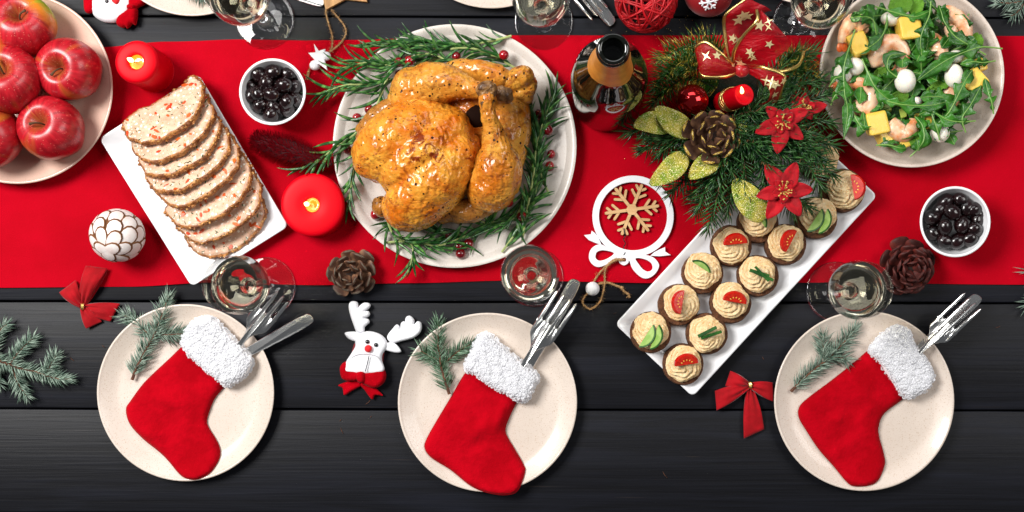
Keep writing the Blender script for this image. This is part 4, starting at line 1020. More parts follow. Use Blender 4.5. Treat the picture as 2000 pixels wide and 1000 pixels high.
def arugula(pts, z, w, lab, seed, grp='arugula leaves in the salad', drop=.0):
    """lobed leaf along a picture path; pts = (x,y[,dz])"""
    r_ = random.Random(seed); q = cr([tuple(W(*sc_(p[0], p[1]), z + (p[2] if len(p) > 2 else 0))) for p in pts], 12); P = [Vector(a) for a in q]; o = P[0].copy(); P = [p - o for p in P]; n = len(P)
    t = thing('arugula_leaf', lab, 'arugula', o, 0, grp)
    v = []; f = []; nl = r_.choice([2, 3, 3, 4]); ph = r_.uniform(0, 1)
    roll = r_.uniform(-.5, .5)
    for i, p in enumerate(P):
        u = i / (n - 1); T = (P[min(i + 1, n - 1)] - P[max(i - 1, 0)]).normalized(); sd = Vector((-T.y, T.x, 0)).normalized()
        sd = (sd + Vector((0, 0, roll))).normalized(); up = sd.cross(T) * -1
        if up.z < 0: up = -up
        stem = min(1, max(0, (u - .10) / .25)); env = stem * (math.sin(math.pi * min(1, .18 + u * .84)) ** .7)
        for j, sgn in ((0, 1), (1, -1)):
            k = .5 + .5 * math.sin(2 * math.pi * (nl * u + ph + .12 * j)); lob = .14 + .86 * k ** 1.6 if u < .72 else .45 + .55 * math.sin(math.pi * (u - .72) / .28 * .9 + .35)
            ww = .0007 + 1.02 * w * env * lob; sw = T * (ww * .55 * (k - .3))
            for e in (1.0, .5): v.append(p + sd * (ww * e * sgn) + sw * e + up * (.0022 * math.sin(u * 9 + j * 2 + e * 2 + seed) * env * e + ww * .22 * e))
        v.append(p)
    for i in range(n - 1):
        a = i * 5; b = a + 5
        for (m1, m2) in ((0, 1), (1, 4), (4, 3), (3, 2)): f.append((a + m1, a + m2, b + m2, b + m1))
    g = G(); g.add(v, f); me = g.mesh('blade', M_aru, 0); bl = put(me, 'blade', t)
    so = bl.modifiers.new('thickness', 'SOLIDIFY'); so.thickness = .0004
    g = G(); g.tube([p + Vector((0, 0, .0004)) for p in P], list(np.linspace(.0010, .0003, n)), 6); g.obj('midrib', M_aruvein, t)
zt = zs + .016
named = [([(265, 170), (225, 290), (200, 400), (205, 540), (222, 640), (200, 800)], .011, 'long arugula leaf hanging down the left rim of the salad'),
    ([(390, 250), (370, 120), (300, 95), (235, 105)], .010, 'broad arugula leaf at the upper left over the orange shrimp'),
    ([(1110, 280), (1000, 270), (920, 290), (820, 330), (720, 390), (620, 465)], .012, 'arugula leaf whose stalk sticks out over the right rim'),
    ([(1015, 315), (930, 265), (840, 210), (780, 130), (760, 70), (745, 30)], .010, 'arugula leaf crossing the upper right shrimp'),
    ([(700, 10), (690, 90), (660, 160), (640, 230), (650, 330)], .010, 'dark narrow arugula leaf next to the topmost mango cube'),
    ([(380, 38), (470, 65), (560, 90), (620, 95), (700, 60)], .007, 'thin arugula leaf across the very top of the salad'),
    ([(385, 555), (480, 590), (580, 605), (700, 605), (810, 580)], .011, 'long arugula leaf lying across the lower middle of the salad'),
    ([(740, 710), (800, 650), (850, 560), (900, 460), (940, 400)], .012, 'broad arugula leaf beside the right mango cube'),
    ([(1060, 655), (1050, 590), (1030, 530), (1010, 450)], .007, 'arugula leaf poking down over the right rim'),
    ([(1070, 350), (1000, 360), (940, 355), (870, 370)], .007, 'small arugula leaf pointing right over the rim'),
    ([(955, 695), (880, 700), (800, 690), (700, 640), (630, 660)], .009, 'arugula leaf on the lower right above the mozzarella ball'),
    ([(750, 805), (735, 740), (710, 670), (690, 600)], .007, 'slim arugula leaf with its stalk over the bottom mozzarella'),
    ([(385, 835), (450, 832), (520, 850), (560, 850)], .008, 'arugula leaf lying flat along the bottom rim'),
    ([(580, 900), (620, 860), (660, 800), (650, 720), (610, 670)], .010, 'arugula leaf curling out at the bottom of the salad'),
    ([(305, 340), (340, 420), (380, 500), (440, 560), (520, 600)], .011, 'arugula leaf between the ring shrimp and the middle mozzarella'),
    ([(560, 470), (500, 440), (450, 390), (470, 320), (560, 310)], .008, 'arugula leaf slipped through the curled shrimp'),
    ([(250, 640), (280, 700), (320, 750), (310, 640)], .010, 'arugula leaf left of the large lower mango cube'),
    ([(125, 605), (150, 550), (200, 520), (240, 600)], .006, 'little arugula leaf hooking over the left rim'),
    ([(115, 500), (150, 450), (200, 430), (240, 330)], .006, 'arugula leaf tip over the left mozzarella balls'),
    ([(900, 760), (880, 680), (930, 600), (990, 490)], .011, 'arugula leaf lining the lower right of the salad'),
    ([(450, 80), (440, 160), (400, 230), (330, 280), (270, 310)], .009, 'arugula leaf draped over the upper left mango cube')]
for k, (p, w, lab) in enumerate(named):
    n = len(p); arugula([(x, y, .006 * math.sin(math.pi * i / (n - 1))) for i, (x, y) in enumerate(p)], zt, w, lab, 500 + k)
r_ = random.Random(77)
for k in range(90):
    a = r_.uniform(0, 6.28); rr = 360 * math.sqrt(r_.uniform(0, 1)); x, y = 600 + rr * math.cos(a) * 1.06, 430 + rr * math.sin(a) * 1.1
    b = r_.uniform(0, 6.28); L = r_.uniform(70, 130); c2 = r_.uniform(-40, 40)
    P = [(x - L * math.cos(b), y - L * math.sin(b)), (x - c2 * math.sin(b) * .6, y + c2 * math.cos(b) * .6), (x + L * math.cos(b), y + L * math.sin(b))]
    arugula([(X, Y, .008 * i) for i, (X, Y) in enumerate(P)], ZR + r_.uniform(.018, .040), r_.uniform(.011, .017), 'dark green arugula leaf buried in the salad bed', 600 + k, 'arugula leaves in the bed of the salad')
def lettuce(x, y, z, s, rz, lab, seed):
    r0 = random.Random(seed); g = G(); n = 14; v = []; f = []
    for j in range(n + 1):
        for i in range(n + 1):
            u, w = i / n * 2 - 1, j / n * 2 - 1; k = max(abs(u), abs(w)) / (math.hypot(u, w) + 1e-6); u2, w2 = u * k, w * k
            d = math.hypot(u2, w2); v.append((u2 * (1 + .15 * nz((u, w), 2, seed)), w2 * .8 * (1 + .15 * nz((u, w), 2, seed + 3)), .25 * d * nz((u2, w2), 3.5, seed) + .25 * d * d))
    w = n + 1
    for j in range(n):
        for i in range(n): f.append((j * w + i, j * w + i + 1, (j + 1) * w + i + 1, (j + 1) * w + i))
    g.add(v, f); o = g.obj('lettuce_leaf', M_lettuce, None, None, M4(Euler((r0.uniform(-.3, .3), r0.uniform(-.3, .3), rz)).to_matrix(), W(*sc_(x, y), z), px(s * .34)), sharp=0)
    so = o.modifiers.new('thickness', 'SOLIDIFY'); so.thickness = .02; tag(o, lab, 'lettuce', 'lettuce pieces in the salad')
for k, (x, y, z, s, lab) in enumerate([(525, 35, zt - .004, 66, 'pale lettuce piece at the very top of the salad'), (610, 30, zt - .006, 56, 'pale lettuce piece next to the top rim leaf'), (740, 470, zs + .004, 60, 'bright lettuce piece left of the oval mozzarella'), (700, 535, zs + .006, 46, 'folded lettuce piece under the crossing leaf'), (620, 810, zs + .006, 50, 'pale lettuce piece at the bottom of the salad'), (520, 560, zs + .008, 50, 'lettuce piece below the middle mozzarella'), (960, 240, zs, 50, 'lettuce piece on the upper right rim'), (600, 400, zs, 60, 'lettuce piece in the centre of the salad'), (410, 440, zs, 60, 'lettuce piece left of the middle mozzarella')]):
    lettuce(x, y, z, s, k * 1.3, lab, 700 + k)
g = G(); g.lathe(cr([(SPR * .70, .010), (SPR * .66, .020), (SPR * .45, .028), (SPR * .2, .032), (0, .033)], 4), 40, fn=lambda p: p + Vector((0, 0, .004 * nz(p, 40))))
o = g.obj('salad_bed', mat('dark_salad_greens', lin(26, 66, 22), .5, col2=lin(44, 92, 30), ns=70, bump=1.0, bs=120, bd=.004), None, SPC, stuff=True, sharp=0); o['label'] = 'tangled bed of small salad greens'; o['category'] = 'salad greens'  # mottled dark green mound underneath the leaves
# ---------------------------------------------------------------- fir sprigs
def needles(g, q, r_, L, w, dens, flat=.45, lean=.75, tipfan=True, base0=.05, seg=3):
    P = [Vector(a) for a in q]; tot = sum((b - a).length for a, b in zip(P, P[1:])); n = int(tot * dens); cum = [0]
    for a, b in zip(P, P[1:]): cum.append(cum[-1] + (b - a).length)
    ph = r_.uniform(0, 6)
    for k in range(n):
        s = tot * (base0 + (1 - base0) * (k + r_.uniform(0, 1)) / n); i = max(0, min(len(P) - 2, int(np.searchsorted(cum, s)) - 1)); t = (s - cum[i]) / max(1e-9, cum[i + 1] - cum[i])
        c = P[i].lerp(P[i + 1], t); T = (P[i + 1] - P[i]).normalized(); Fm = frame(T)
        ph += 2.4 + r_.uniform(-.5, .5); side = Fm @ Vector((math.cos(ph), math.sin(ph), 0))
        side.z = side.z * flat + (.10 if side.z < 0 else .12)
        u = s / tot; ln = lean * r_.uniform(.8, 1.25) + (1.4 * max(0, u - .86) / .14 if tipfan else 0)
        d = (side.normalized() + T * ln).normalized(); l = L * r_.uniform(.7, 1.15) * (1 - .25 * max(0, u - .8) / .2)
        if c.z + d.z * l < .0006 - 1e9: pass
        bend = (T * .35 + Vector((0, 0, .12)) + Vector((r_.uniform(-.2, .2), r_.uniform(-.2, .2), 0))) * l * .35
        a0, a1, a2 = c, c + d * l * .55 + bend * .3, c + d * l + bend
        f1 = frame(d); v = []
        for (ctr, ww) in ((a0, w), (a1, w * .95)):
            for j in range(seg):
                an = 2 * math.pi * j / seg; v.append(ctr + f1 @ Vector((math.cos(an) * ww, math.sin(an) * ww, 0)))
        v.append(a2); f = []
        for j in range(seg):
            j2 = (j + 1) % seg; f.append((j, j2, seg + j2, seg + j)); f.append((seg + j, seg + j2, 2 * seg))
        g.add(v, f)
def sprig(label, branches, z, seed, L=.019, w=.00078, dens=1750, m=M_spruce, group='blue green fir sprigs', flat=.45, zb=0.0):
    """branches: lists of picture points; first one is the main stem"""
    r_ = random.Random(seed); o = W(*branches[0][0], z); o.z = z
    t = thing('fir_sprig', label, 'fir sprig', o, 0, group)
    for bi, br in enumerate(branches):
        nb = len(br); q = []
        for i, p in enumerate(br):
            dz = p[2] if len(p) > 2 else .003 * i / nb
            q.append(tuple(W(p[0], p[1], z + dz) - o))
        q = cr(q, 6); q = [(a + .0006 * nz((a, b), 90, seed), b + .0006 * nz((a, b), 90, seed + 4), c) for a, b, c in q]
        g = G(); g.tube(q, list(np.linspace(.0021 if bi == 0 else .0014, .0009, len(q))), 7); s = g.obj('branch', M_bark, t)
        g = G(); needles(g, q, r_, L, w, dens, flat); g.obj('needles', m, s, stuff=True, sharp=0)
c3 = crop(170, 480, .48); c4 = crop(620, 460, .52); c5 = crop(1380, 560, .42); c2 = crop(0, 400, .4)
cv = lambda c, P: [(*c(p[0], p[1]), *p[2:]) for p in P]
PZ = .0105
sprig('fir sprig with three tips above the stocking nearest the left candle', [cv(c3, [(182, 545), (225, 450), (272, 365), (305, 285), (332, 205)]), cv(c3, [(275, 362), (320, 362), (370, 360), (412, 352)]), cv(c3, [(262, 378), (215, 325), (180, 295), (150, 285)])], PZ, 1)
sprig('fir sprig beside the middle stocking, darker and two tipped', [cv(c4, [(495, 597), (475, 530), (460, 460), (452, 390), (455, 322)]), cv(c4, [(478, 480), (510, 450), (545, 425), (580, 405)]), cv(c4, [(462, 470), (440, 462), (415, 450), (385, 430)])], PZ, 2, m=M_spruce_tip)
sprig('fir sprig leaning against the stocking next to the canape dish', [cv(c5, [(392, 488), (470, 410), (550, 345), (625, 275), (690, 190)]), cv(c5, [(548, 345), (545, 300), (538, 230)]), cv(c5, [(560, 340), (610, 330), (655, 340)])], PZ, 3)
sprig('fir branch lying alone on the dark planks at the left edge', [cv(c2, [(-90, 720), (5, 765), (90, 795), (170, 815), (260, 845), (345, 850)]), cv(c2, [(50, 778), (80, 735), (120, 690), (165, 650)]), cv(c2, [(215, 835), (250, 780), (275, 735)]), cv(c2, [(60, 800), (80, 850), (110, 905), (130, 935)]), cv(c2, [(-40, 740), (-20, 660), (10, 600), (35, 585)]), cv(c2, [(0, 770), (-20, 830), (0, 880)])], .0065, 4, L=.0175, dens=2000, group=None)
sprig('fir twig tip entering at the top right corner', [[(2060, -20), (2015, -5), (1985, 5), (1945, 6)], [(2010, -4), (1990, 20), (1975, 32)]], .006, 5, L=.017, dens=1300, group=None)
sprig('fir needles poking in over the right end of the runner', [[(2060, 500), (2035, 520), (2012, 532)]], .008, 6, L=.024, dens=900, group=None)
sprig('fir needles poking in at the right edge over dark planks', [[(2060, 560), (2030, 580), (2008, 596)]], .007, 7, L=.021, dens=1300, group=None)
sprig('fir twig end just touching the apple plate at the top left corner', [[(-45, -50), (-10, -22), (14, -4)], [(-10, -22), (10, -16), (34, -6)]], .052, 8, L=.016, dens=1300, group=None)
sprig('fir sprig tip on the top edge plate beside a wine glass', [[(350, -40), (375, -20), (392, -9)], [(365, -30), (385, -18), (398, -4)]], .012, 9, L=.017, dens=1800)

# ---------------------------------------------------------------- stockings, forks, knives on the plates
def stocking(label, di, cf, body, cuff, seed, folds):
    o = dinner[di][2].copy(); Rr = dinner[di][1]
    t = thing('christmas_stocking', label, 'stocking', o, 0, 'red felt stockings on the dinner plates')
    zb = lambda x, y: plate_z(math.hypot(x, y), Rr, .016) + .0008
    zz = .014
    def loc(P): return [tuple((W(*cf(*p), zz) - o)[:2]) for p in P]
    B = cr(loc(body), 8, True); fo = [(Vector(loc([a])[0]), Vector(loc([b])[0]), amp, wd) for a, b, amp, wd in folds]
    def wr(x, y):
        s = .0014 * nz((x, y), 24, seed) + .0007 * nz((x, y), 70, seed + 3)
        p = Vector((x, y))
        for a, b, amp, wd in fo:
            d = b - a; u = max(0, min(1, (p - a).dot(d) / d.dot(d))); e = (p - a - d * u).length; s += 2.3 * amp * math.exp(-(e / wd) ** 2) * math.sin(math.pi * min(1, .15 + u * .8))
        return s
    g = G(); g.puff(B, .0030, .0066, .013, e=.0020, zb=zb, wr=wr, seed=seed); g.obj('sock_body', M_felt, t, sharp=70)
    g = G(); bl = [(x, y, zb(x, y) + .0011) for x, y in B]; g.tube(bl + [bl[0]], .0008, 6, cap=False); g.obj('seam', M_feltseam, t)
    K = cr(loc(cuff), 8, True); r_ = random.Random(seed)
    # ragged fleece outline, thick cushion over the sock
    K = [(x + .0009 * nz((x, y), 260, seed), y + .0009 * nz((x, y), 260, seed + 5)) for x, y in K]
    g = G(); top = g.puff(K, .0024, .0125, .010, e=.004, zb=lambda x, y: zb(x, y) + .0035, wr=lambda x, y: .0012 * nz((x, y), 70, seed) + .0016 * nz((x, y), 190, seed), seed=seed)
    cu = g.obj('cuff', M_fleece_core, t, sharp=0)
    g = G()
    for (p, d) in top:
        for _ in range(3):
            a = r_.uniform(0, 6.28); rr = r_.uniform(.0010, .0021); c = Vector(p) + Vector((r_.uniform(-.0015, .0015), r_.uniform(-.0015, .0015), r_.uniform(-.0007, -.0001)))
            h = r_.uniform(.1, .4); q = []
            for k in range(5):
                b = a + k * 1.05; q.append((c.x + rr * math.cos(b) * (1 - .12 * k), c.y + rr * math.sin(b) * (1 - .12 * k), c.z + .0009 * h * math.sin(k * .9) + .0002 * k))
            g.tube(q, [.0005, .0009, .0010, .0008, .0003], 5, cap=False)
    g.obj('fleece_curls', M_fleece, cu, stuff=True, sharp=0)
def fork(label, a, b, za, zb_, tine_px, seed, cf, wpx=52):
    """a = where it leaves the cuff, b = tine tips (picture points); lies from za up to zb_"""
    A, B = W(*cf(*a), za), W(*cf(*b), zb_); d = B - A; Ln = d.length; x = d.normalized(); y = Vector((0, 0, 1)).cross(x).normalized(); z = x.cross(y); rot = Matrix((x, y, z)).transposed()
    t = thing('fork', label, 'fork', group='stainless forks', M=M4(rot, A))
    hw = px(wpx) / 2 * .96; tl = px(tine_px); tw = hw * 2 / 6.6
    h0 = Ln - tl                                           # root of the tines
    half = [(-.024, .0036), (-.012, .0032), (.0, .0031), (h0 * .36, .0038), (h0 * .54, hw * .55), (h0 * .70, hw * .92), (h0 * .95, hw), (h0, hw)]
    side = cr(half, 5); out = list(side); ctr = [(-1 + 2 * k / 3) * (hw - tw / 2 * 1.0) for k in range(4)][::-1]
    for k, c in enumerate(ctr):
        w2 = tw / 2
        out += [(h0 + tl * .1, c + w2) if k else (h0 + tl * .05, c + w2), (h0 + tl * .6, c + w2 * .95), (h0 + tl * .93, c + w2 * .65), (Ln, c + w2 * .15), (Ln, c - w2 * .15), (h0 + tl * .93, c - w2 * .65), (h0 + tl * .6, c - w2 * .95), (h0 + tl * .1, c - w2)]
        if k < 3:
            m_ = (c + ctr[k + 1]) / 2; g2 = abs(c - ctr[k + 1]) / 2 - w2; out += [(h0 + tl * .03, m_ + g2 * .5), (h0 + tl * .03, m_ - g2 * .5)]
    out += [(p, -q) for p, q in reversed(side)]
    g = G(); bow = lambda x_, y_: -.0045 * math.sin(math.pi * max(0, min(1, (x_ - h0 * .3) / (Ln - h0 * .3)))) + .9 * (y_ * y_) * (6 if x_ > h0 * .5 else 0)
    g.prism(out, 0, .0017, bev=.0004, zf=bow); g.obj('fork_body', M_steel, t, sharp=50)
def knife(label, a, b, za, zb_, wpx, cf, seed):
    A, B = W(*cf(*a), za), W(*cf(*b), zb_); d = B - A; Ln = d.length; x = d.normalized(); y = Vector((0, 0, 1)).cross(x).normalized(); z = x.cross(y); rot = Matrix((x, y, z)).transposed()
    t = thing('table_knife', label, 'knife', group='stainless table knives', M=M4(rot, A)); hw = px(wpx) / 2 * .97
    up = cr([(-.022, .0068), (0, hw * .72), (Ln * .3, hw * .9), (Ln * .7, hw), (Ln - hw * 1.1, hw * .98), (Ln - hw * .3, hw * .72), (Ln, hw * .12)], 5)
    lo = cr([(Ln, -hw * .3), (Ln - hw * .5, -hw * .8), (Ln * .75, -hw), (Ln * .35, -hw * .92), (0, -hw * .7), (-.022, -.0068)], 6)
    sr = []
    for i, (p, q) in enumerate(lo): sr.append((p, q + (.00035 if (i % 2 and p > Ln * .4) else 0)))
    g = G(); g.prism(up + sr, 0, .0016, bev=.0005, zf=lambda x_, y_: .12 * max(0, hw * .5 - abs(y_ + hw)) * -0 + .00055 * (1 if y_ > -hw * .55 else 0)); g.obj('knife_body', M_steel, t, sharp=40)
stocking('red felt stocking holding fork and knife, nearest the left fir branch', 0, c3,
    [(388, 405), (330, 460), (230, 555), (172, 632), (153, 668), (168, 725), (220, 785), (300, 850), (375, 925), (415, 946), (455, 946), (500, 922), (530, 872), (533, 832), (515, 790), (487, 745), (478, 715), (490, 670), (512, 620), (560, 560), (600, 480), (520, 400), (440, 370)],
    [(388, 385), (412, 330), (450, 300), (500, 290), (535, 305), (600, 375), (672, 455), (668, 495), (640, 535), (582, 570), (545, 555), (480, 505), (420, 450), (394, 412)], 11,
    [((260, 620), (420, 640), .0016, .010), ((240, 760), (330, 770), .0014, .008), ((440, 640), (480, 760), -.0012, .008), ((520, 600), (470, 720), .0012, .005)])
stocking('red felt stocking whose toe hangs over the plate rim by the reindeer', 1, c4,
    [(560, 512), (500, 610), (440, 710), (409, 768), (404, 800), (430, 835), (500, 880), (580, 940), (650, 965), (710, 971), (752, 955), (777, 890), (770, 860), (735, 800), (709, 755), (704, 725), (720, 680), (752, 615), (780, 560), (700, 500), (620, 480)],
    [(555, 500), (570, 450), (600, 385), (630, 367), (662, 385), (740, 450), (800, 495), (828, 530), (815, 570), (790, 615), (765, 622), (720, 605), (640, 560), (585, 522)], 12,
    [((600, 740), (690, 690), .0018, .010), ((570, 800), (640, 770), -.0013, .008), ((700, 640), (660, 760), .0014, .006), ((640, 700), (560, 760), .0012, .008)])
stocking('red felt stocking on the plate nearest the small red bow and long dish', 2, c5,
    [(760, 300), (700, 350), (600, 430), (480, 520), (438, 563), (436, 610), (470, 670), (530, 760), (600, 840), (655, 908), (690, 925), (760, 920), (802, 893), (832, 830), (828, 780), (807, 700), (805, 650), (832, 590), (925, 515), (960, 450), (880, 350), (820, 290)],
    [(765, 280), (800, 235), (850, 195), (900, 185), (940, 215), (965, 275), (1010, 330), (1045, 390), (1052, 425), (1030, 470), (975, 505), (938, 517), (900, 495), (860, 440), (805, 355), (764, 305)], 13,
    [((640, 560), (760, 600), -.0016, .010), ((700, 450), (760, 560), .0014, .008), ((590, 620), (640, 620), .0014, .008), ((560, 800), (740, 690), .0010, .007), ((800, 520), (700, 640), .0012, .006)])
fork('dark tined fork stuck in the stocking by the left wine glass', (612, 415), (788, 196), .022, .044, 54, 1, c3, 52)
knife('table knife with rounded blade crossing below the left fork', (640, 442), (918, 290), .014, .018, 25, c3, 1)
fork('fork with bright tines in the middle stocking over a knife', (772, 485), (938, 232), .024, .040, 66, 2, c4, 54)
knife('serrated table knife behind the middle stocking fork', (800, 480), (974, 166), .010, .022, 26, c4, 2)
fork('fork in the right stocking resting over its knife', (984, 312), (1238, 66), .024, .040, 64, 3, c5, 52)
knife('serrated table knife mostly covered by the right stocking fork', (960, 318), (1270, 44), .010, .022, 26, c5, 3)
ident = lambda x, y: (x, y)
fork('fork lying over a knife at the top edge beside the rattan ball', (1085, -75), (1172, 28), .008, .010, 58, 4, ident, 46)
knife('knife tip under the fork left of the rattan ball', (1100, -80), (1197, 49), .003, .003, 24, ident, 4)
knife('knife tip at the top edge left of the wooden star', (520, -30), (633, 7), .003, .003, 22, ident, 5)

# ---------------------------------------------------------------- small red velvet bows
def bow(label, knot, loops, seed, z0):
    o = W(*knot, 0); o.z = z0; t = thing('velvet_bow', label, 'bow', o, 0, 'little red velvet bows')
    for k, (base, tip1, tip2, nm, lift) in enumerate(loops):
        # a ribbon end from the knot to the cut edge tip1-tip2, pleated near the knot
        A = Vector((0, 0, .004)); T1, T2 = (W(*p, lift) - W(*knot, 0) for p in (tip1, tip2)); T1.z = T2.z = lift
        nu, nv = 16, 13; v = []; f = []; ax = ((T1 + T2) / 2 - A); ax.z = 0; sd = Vector((-ax.y, ax.x, 0)).normalized()
        for i in range(nu + 1):
            u = i / nu
            for j in range(nv):
                w = j / (nv - 1); e = T1.lerp(T2, w); b = A + sd * ((.5 - w) * .006 * (1 if sd.dot(T1 - T2) > 0 else -1))
                p = b.lerp(e, u); bulge = math.sin(math.pi * u) * .22
                p += (e - T1.lerp(T2, .5)) * bulge * .75
                p.z = .0025 + (.0095 if nm == 'loop' else .004) * math.sin(math.pi * min(1, u * .95 + .05)) * (1 - .4 * (2 * w - 1) ** 2) + lift * u + .0022 * (1 - u) ** 1.5 * math.cos(w * 15 + seed + k) + .0008 * math.sin(u * 7 + w * 4 + seed)
                p.z = max(p.z, .0006); v.append(p)
        for i in range(nu):
            for j in range(nv - 1): a = i * nv + j; f.append((a, a + 1, a + nv + 1, a + nv))
        g = G(); g.add(v, f); r = g.obj('ribbon_' + nm, M_velvet, t, sharp=0); so = r.modifiers.new('thickness', 'SOLIDIFY'); so.thickness = .0005
        if nm == 'loop':
            g = G(); g.add([(p.x * .97, p.y * .97, .0008 + p.z * .12) for p in v], f); r = g.obj('ribbon_underside', M_velvet, t, sharp=0); so = r.modifiers.new('thickness', 'SOLIDIFY'); so.thickness = .0004
    g = G(); a = [(x, y, z) for x, y, z in [(.0000, -.0042, .003), (.0012, -.003, .0075), (.0012, .003, .0078), (0, .0045, .003)]]
    for dx in (-.0012, 0, .0012): g.tube(cr([(p[0] + dx, p[1], p[2]) for p in a], 5), .0008, 7)
    g.obj('gold_tie', M_gold, t)
bow('small red velvet bow half on the runner beside the white carved ball', (164, 599), [(0, (170, 519), (211, 524), 'loop', .006), (0, (118, 571), (149, 547), 'loop', .003), (0, (237, 593), (217, 628), 'tail', .001), (0, (171, 642), (201, 628), 'tail', .001)], 1, .001)
bow('small red velvet bow tucked against the plate below the long dish', (1462, 752), [(0, (1426, 724), (1416, 753), 'loop', .004), (0, (1396, 763), (1399, 801), 'loop', .002), (0, (1509, 747), (1510, 784), 'tail', .003), (0, (1492, 838), (1452, 856), 'tail', .001)], 4, .001)

# ---------------------------------------------------------------- felt reindeer and snowman
def felt_shape(parent, name, m, P, cf, o, h, w, e, zoff, step=.0016, label=None, sub=None, sm=6):
    out = cr([tuple((W(*cf(*p), .006) - o)[:2]) for p in P], sm, True)
    g = G(); g.puff(out, step, h, w, e=e, zb=lambda x, y: zoff, wr=lambda x, y: .0005 * nz((x, y), 150)); return g.obj(name, m, sub or parent, label=label, sharp=60)
def bead(parent, name, m, p, cf, o, r, z):
    c = W(*cf(*p), z) - o; c.z = z; g = G(); g.ell(c, (r, r, r * .85), None, 16, 10); return g.obj(name, m, parent, sharp=0)
o = W(*c4(175, 440), 0); rd = thing('felt_reindeer', 'white felt reindeer clip with red bow, antlers and pompom nose', 'reindeer ornament', o)
g = G(); g.prism([tuple((W(*c4(*p), 0) - o)[:2]) for p in [(140, 405), (255, 420), (248, 460), (240, 530), (110, 530), (128, 450)]], 0, .006, bev=.001); g.obj('clip_back', M_satin, rd)
felt_shape(rd, 'antler', M_whitefelt, [(118, 265), (124, 250), (137, 246), (152, 252), (154, 270), (160, 262), (176, 252), (194, 254), (200, 264), (192, 276), (178, 284), (192, 284), (198, 296), (190, 306), (176, 310), (192, 314), (196, 326), (186, 336), (178, 345), (175, 362), (150, 365), (138, 340), (124, 300)], c4, o, .0035, .004, .0015, .006)
felt_shape(rd, 'antler', M_whitefelt, [(262, 380), (284, 348), (298, 334), (308, 340), (312, 352), (314, 330), (326, 322), (337, 334), (334, 346), (330, 318), (336, 304), (350, 302), (364, 316), (364, 334), (376, 322), (390, 328), (392, 350), (382, 370), (358, 386), (320, 396), (280, 404)], c4, o, .0035, .004, .0015, .006)
felt_shape(rd, 'ear', M_whitefelt, [(103, 367), (120, 361), (150, 362), (166, 374), (156, 394), (138, 396), (116, 386)], c4, o, .002, .003, .0012, .007)
felt_shape(rd, 'ear', M_whitefelt, [(254, 406), (284, 402), (304, 416), (315, 436), (296, 440), (270, 434), (250, 426)], c4, o, .002, .003, .0012, .007)
felt_shape(rd, 'head', M_whitefelt, [(152, 372), (194, 359), (240, 372), (262, 398), (262, 420), (246, 446), (244, 470), (252, 500), (240, 520), (112, 520), (106, 496), (110, 472), (130, 440), (144, 414), (142, 388)], c4, o, .0055, .008, .002, .0075)
felt_shape(rd, 'muzzle', M_whitefelt, [(108, 510), (112, 476), (130, 452), (158, 442), (190, 442), (222, 450), (244, 470), (253, 505), (220, 516), (150, 516)], c4, o, .003, .006, .0018, .0135)
g = G(); g.tube([tuple(W(*c4(x, y), .021) - o) for x, y in [(194, 452), (188, 480), (180, 510)]], .0006, 6); g.obj('stitch_line', M_black, rd)
g = G(); g.tube(cr([tuple(W(*c4(x, y), z) - o) for x, y, z in [(112, 492, .016), (122, 466, .0175), (150, 448, .0185), (186, 445, .019), (222, 453, .0185), (242, 474, .0175), (251, 500, .016)]], 5), .0004, 5); g.obj('muzzle_stitch', mat('grey_thread', lin(170, 168, 172), .9), rd)
bead(rd, 'eye', M_black, (188, 399), c4, o, .0027, .0155); bead(rd, 'eye', M_black, (220, 411), c4, o, .0027, .0155); bead(rd, 'nose', M_rednose, (191, 425), c4, o, .0047, .0175)
felt_shape(rd, 'bow_tail', M_felt, [(150, 530), (120, 545), (78, 562), (94, 574), (100, 600), (125, 586), (150, 572), (165, 562)], c4, o, .0025, .003, .0015, .004)
felt_shape(rd, 'bow_tail', M_felt, [(160, 560), (176, 580), (204, 616), (216, 600), (245, 601), (228, 582), (205, 562), (180, 548)], c4, o, .0025, .003, .0015, .004)
felt_shape(rd, 'bow_loop', M_felt, [(88, 492), (104, 474), (126, 474), (146, 492), (166, 512), (166, 540), (140, 546), (114, 546), (95, 536), (88, 516)], c4, o, .0065, .006, .002, .009)
felt_shape(rd, 'bow_loop', M_felt, [(160, 512), (190, 508), (222, 499), (250, 502), (260, 522), (254, 548), (236, 566), (212, 572), (184, 562), (162, 545)], c4, o, .0065, .006, .002, .009)
felt_shape(rd, 'bow_knot', M_felt, [(154, 512), (172, 508), (184, 516), (184, 542), (174, 552), (158, 548), (150, 530)], c4, o, .005, .005, .002, .0145)
c1 = crop(150, 0, .165)
o = W(*c1(420, 0), 0); sn = thing('felt_snowman', 'white felt snowman face with red scarf knot, cut by the top edge', 'snowman ornament', o)
felt_shape(sn, 'face', M_whitefelt, [(170, 60), (180, 150), (220, 205), (300, 250), (395, 266), (480, 258), (560, 220), (630, 140), (660, 40), (650, -80), (600, -190), (500, -270), (400, -285), (290, -250), (210, -180), (175, -60)], c1, o, .009, .013, .002, .002, .0024)
felt_shape(sn, 'ear_flap', M_felt, [(78, -40), (80, 40), (86, 110), (110, 150), (145, 158), (185, 140), (205, 80), (222, 0), (225, -70), (160, -110), (100, -90)], c1, o, .005, .006, .002, .004, .002)
felt_shape(sn, 'scarf_loop', M_felt, [(630, -60), (620, 40), (612, 90), (650, 130), (700, 120), (740, 90), (800, 60), (850, 10), (870, -60), (760, -100)], c1, o, .006, .007, .002, .006, .002)
felt_shape(sn, 'scarf_loop', M_felt, [(630, 100), (580, 140), (520, 180), (482, 230), (476, 275), (500, 315), (550, 334), (590, 325), (605, 342), (640, 318), (668, 290), (705, 300), (722, 240), (730, 180), (724, 110), (680, 90)], c1, o, .0065, .007, .002, .007, .002)
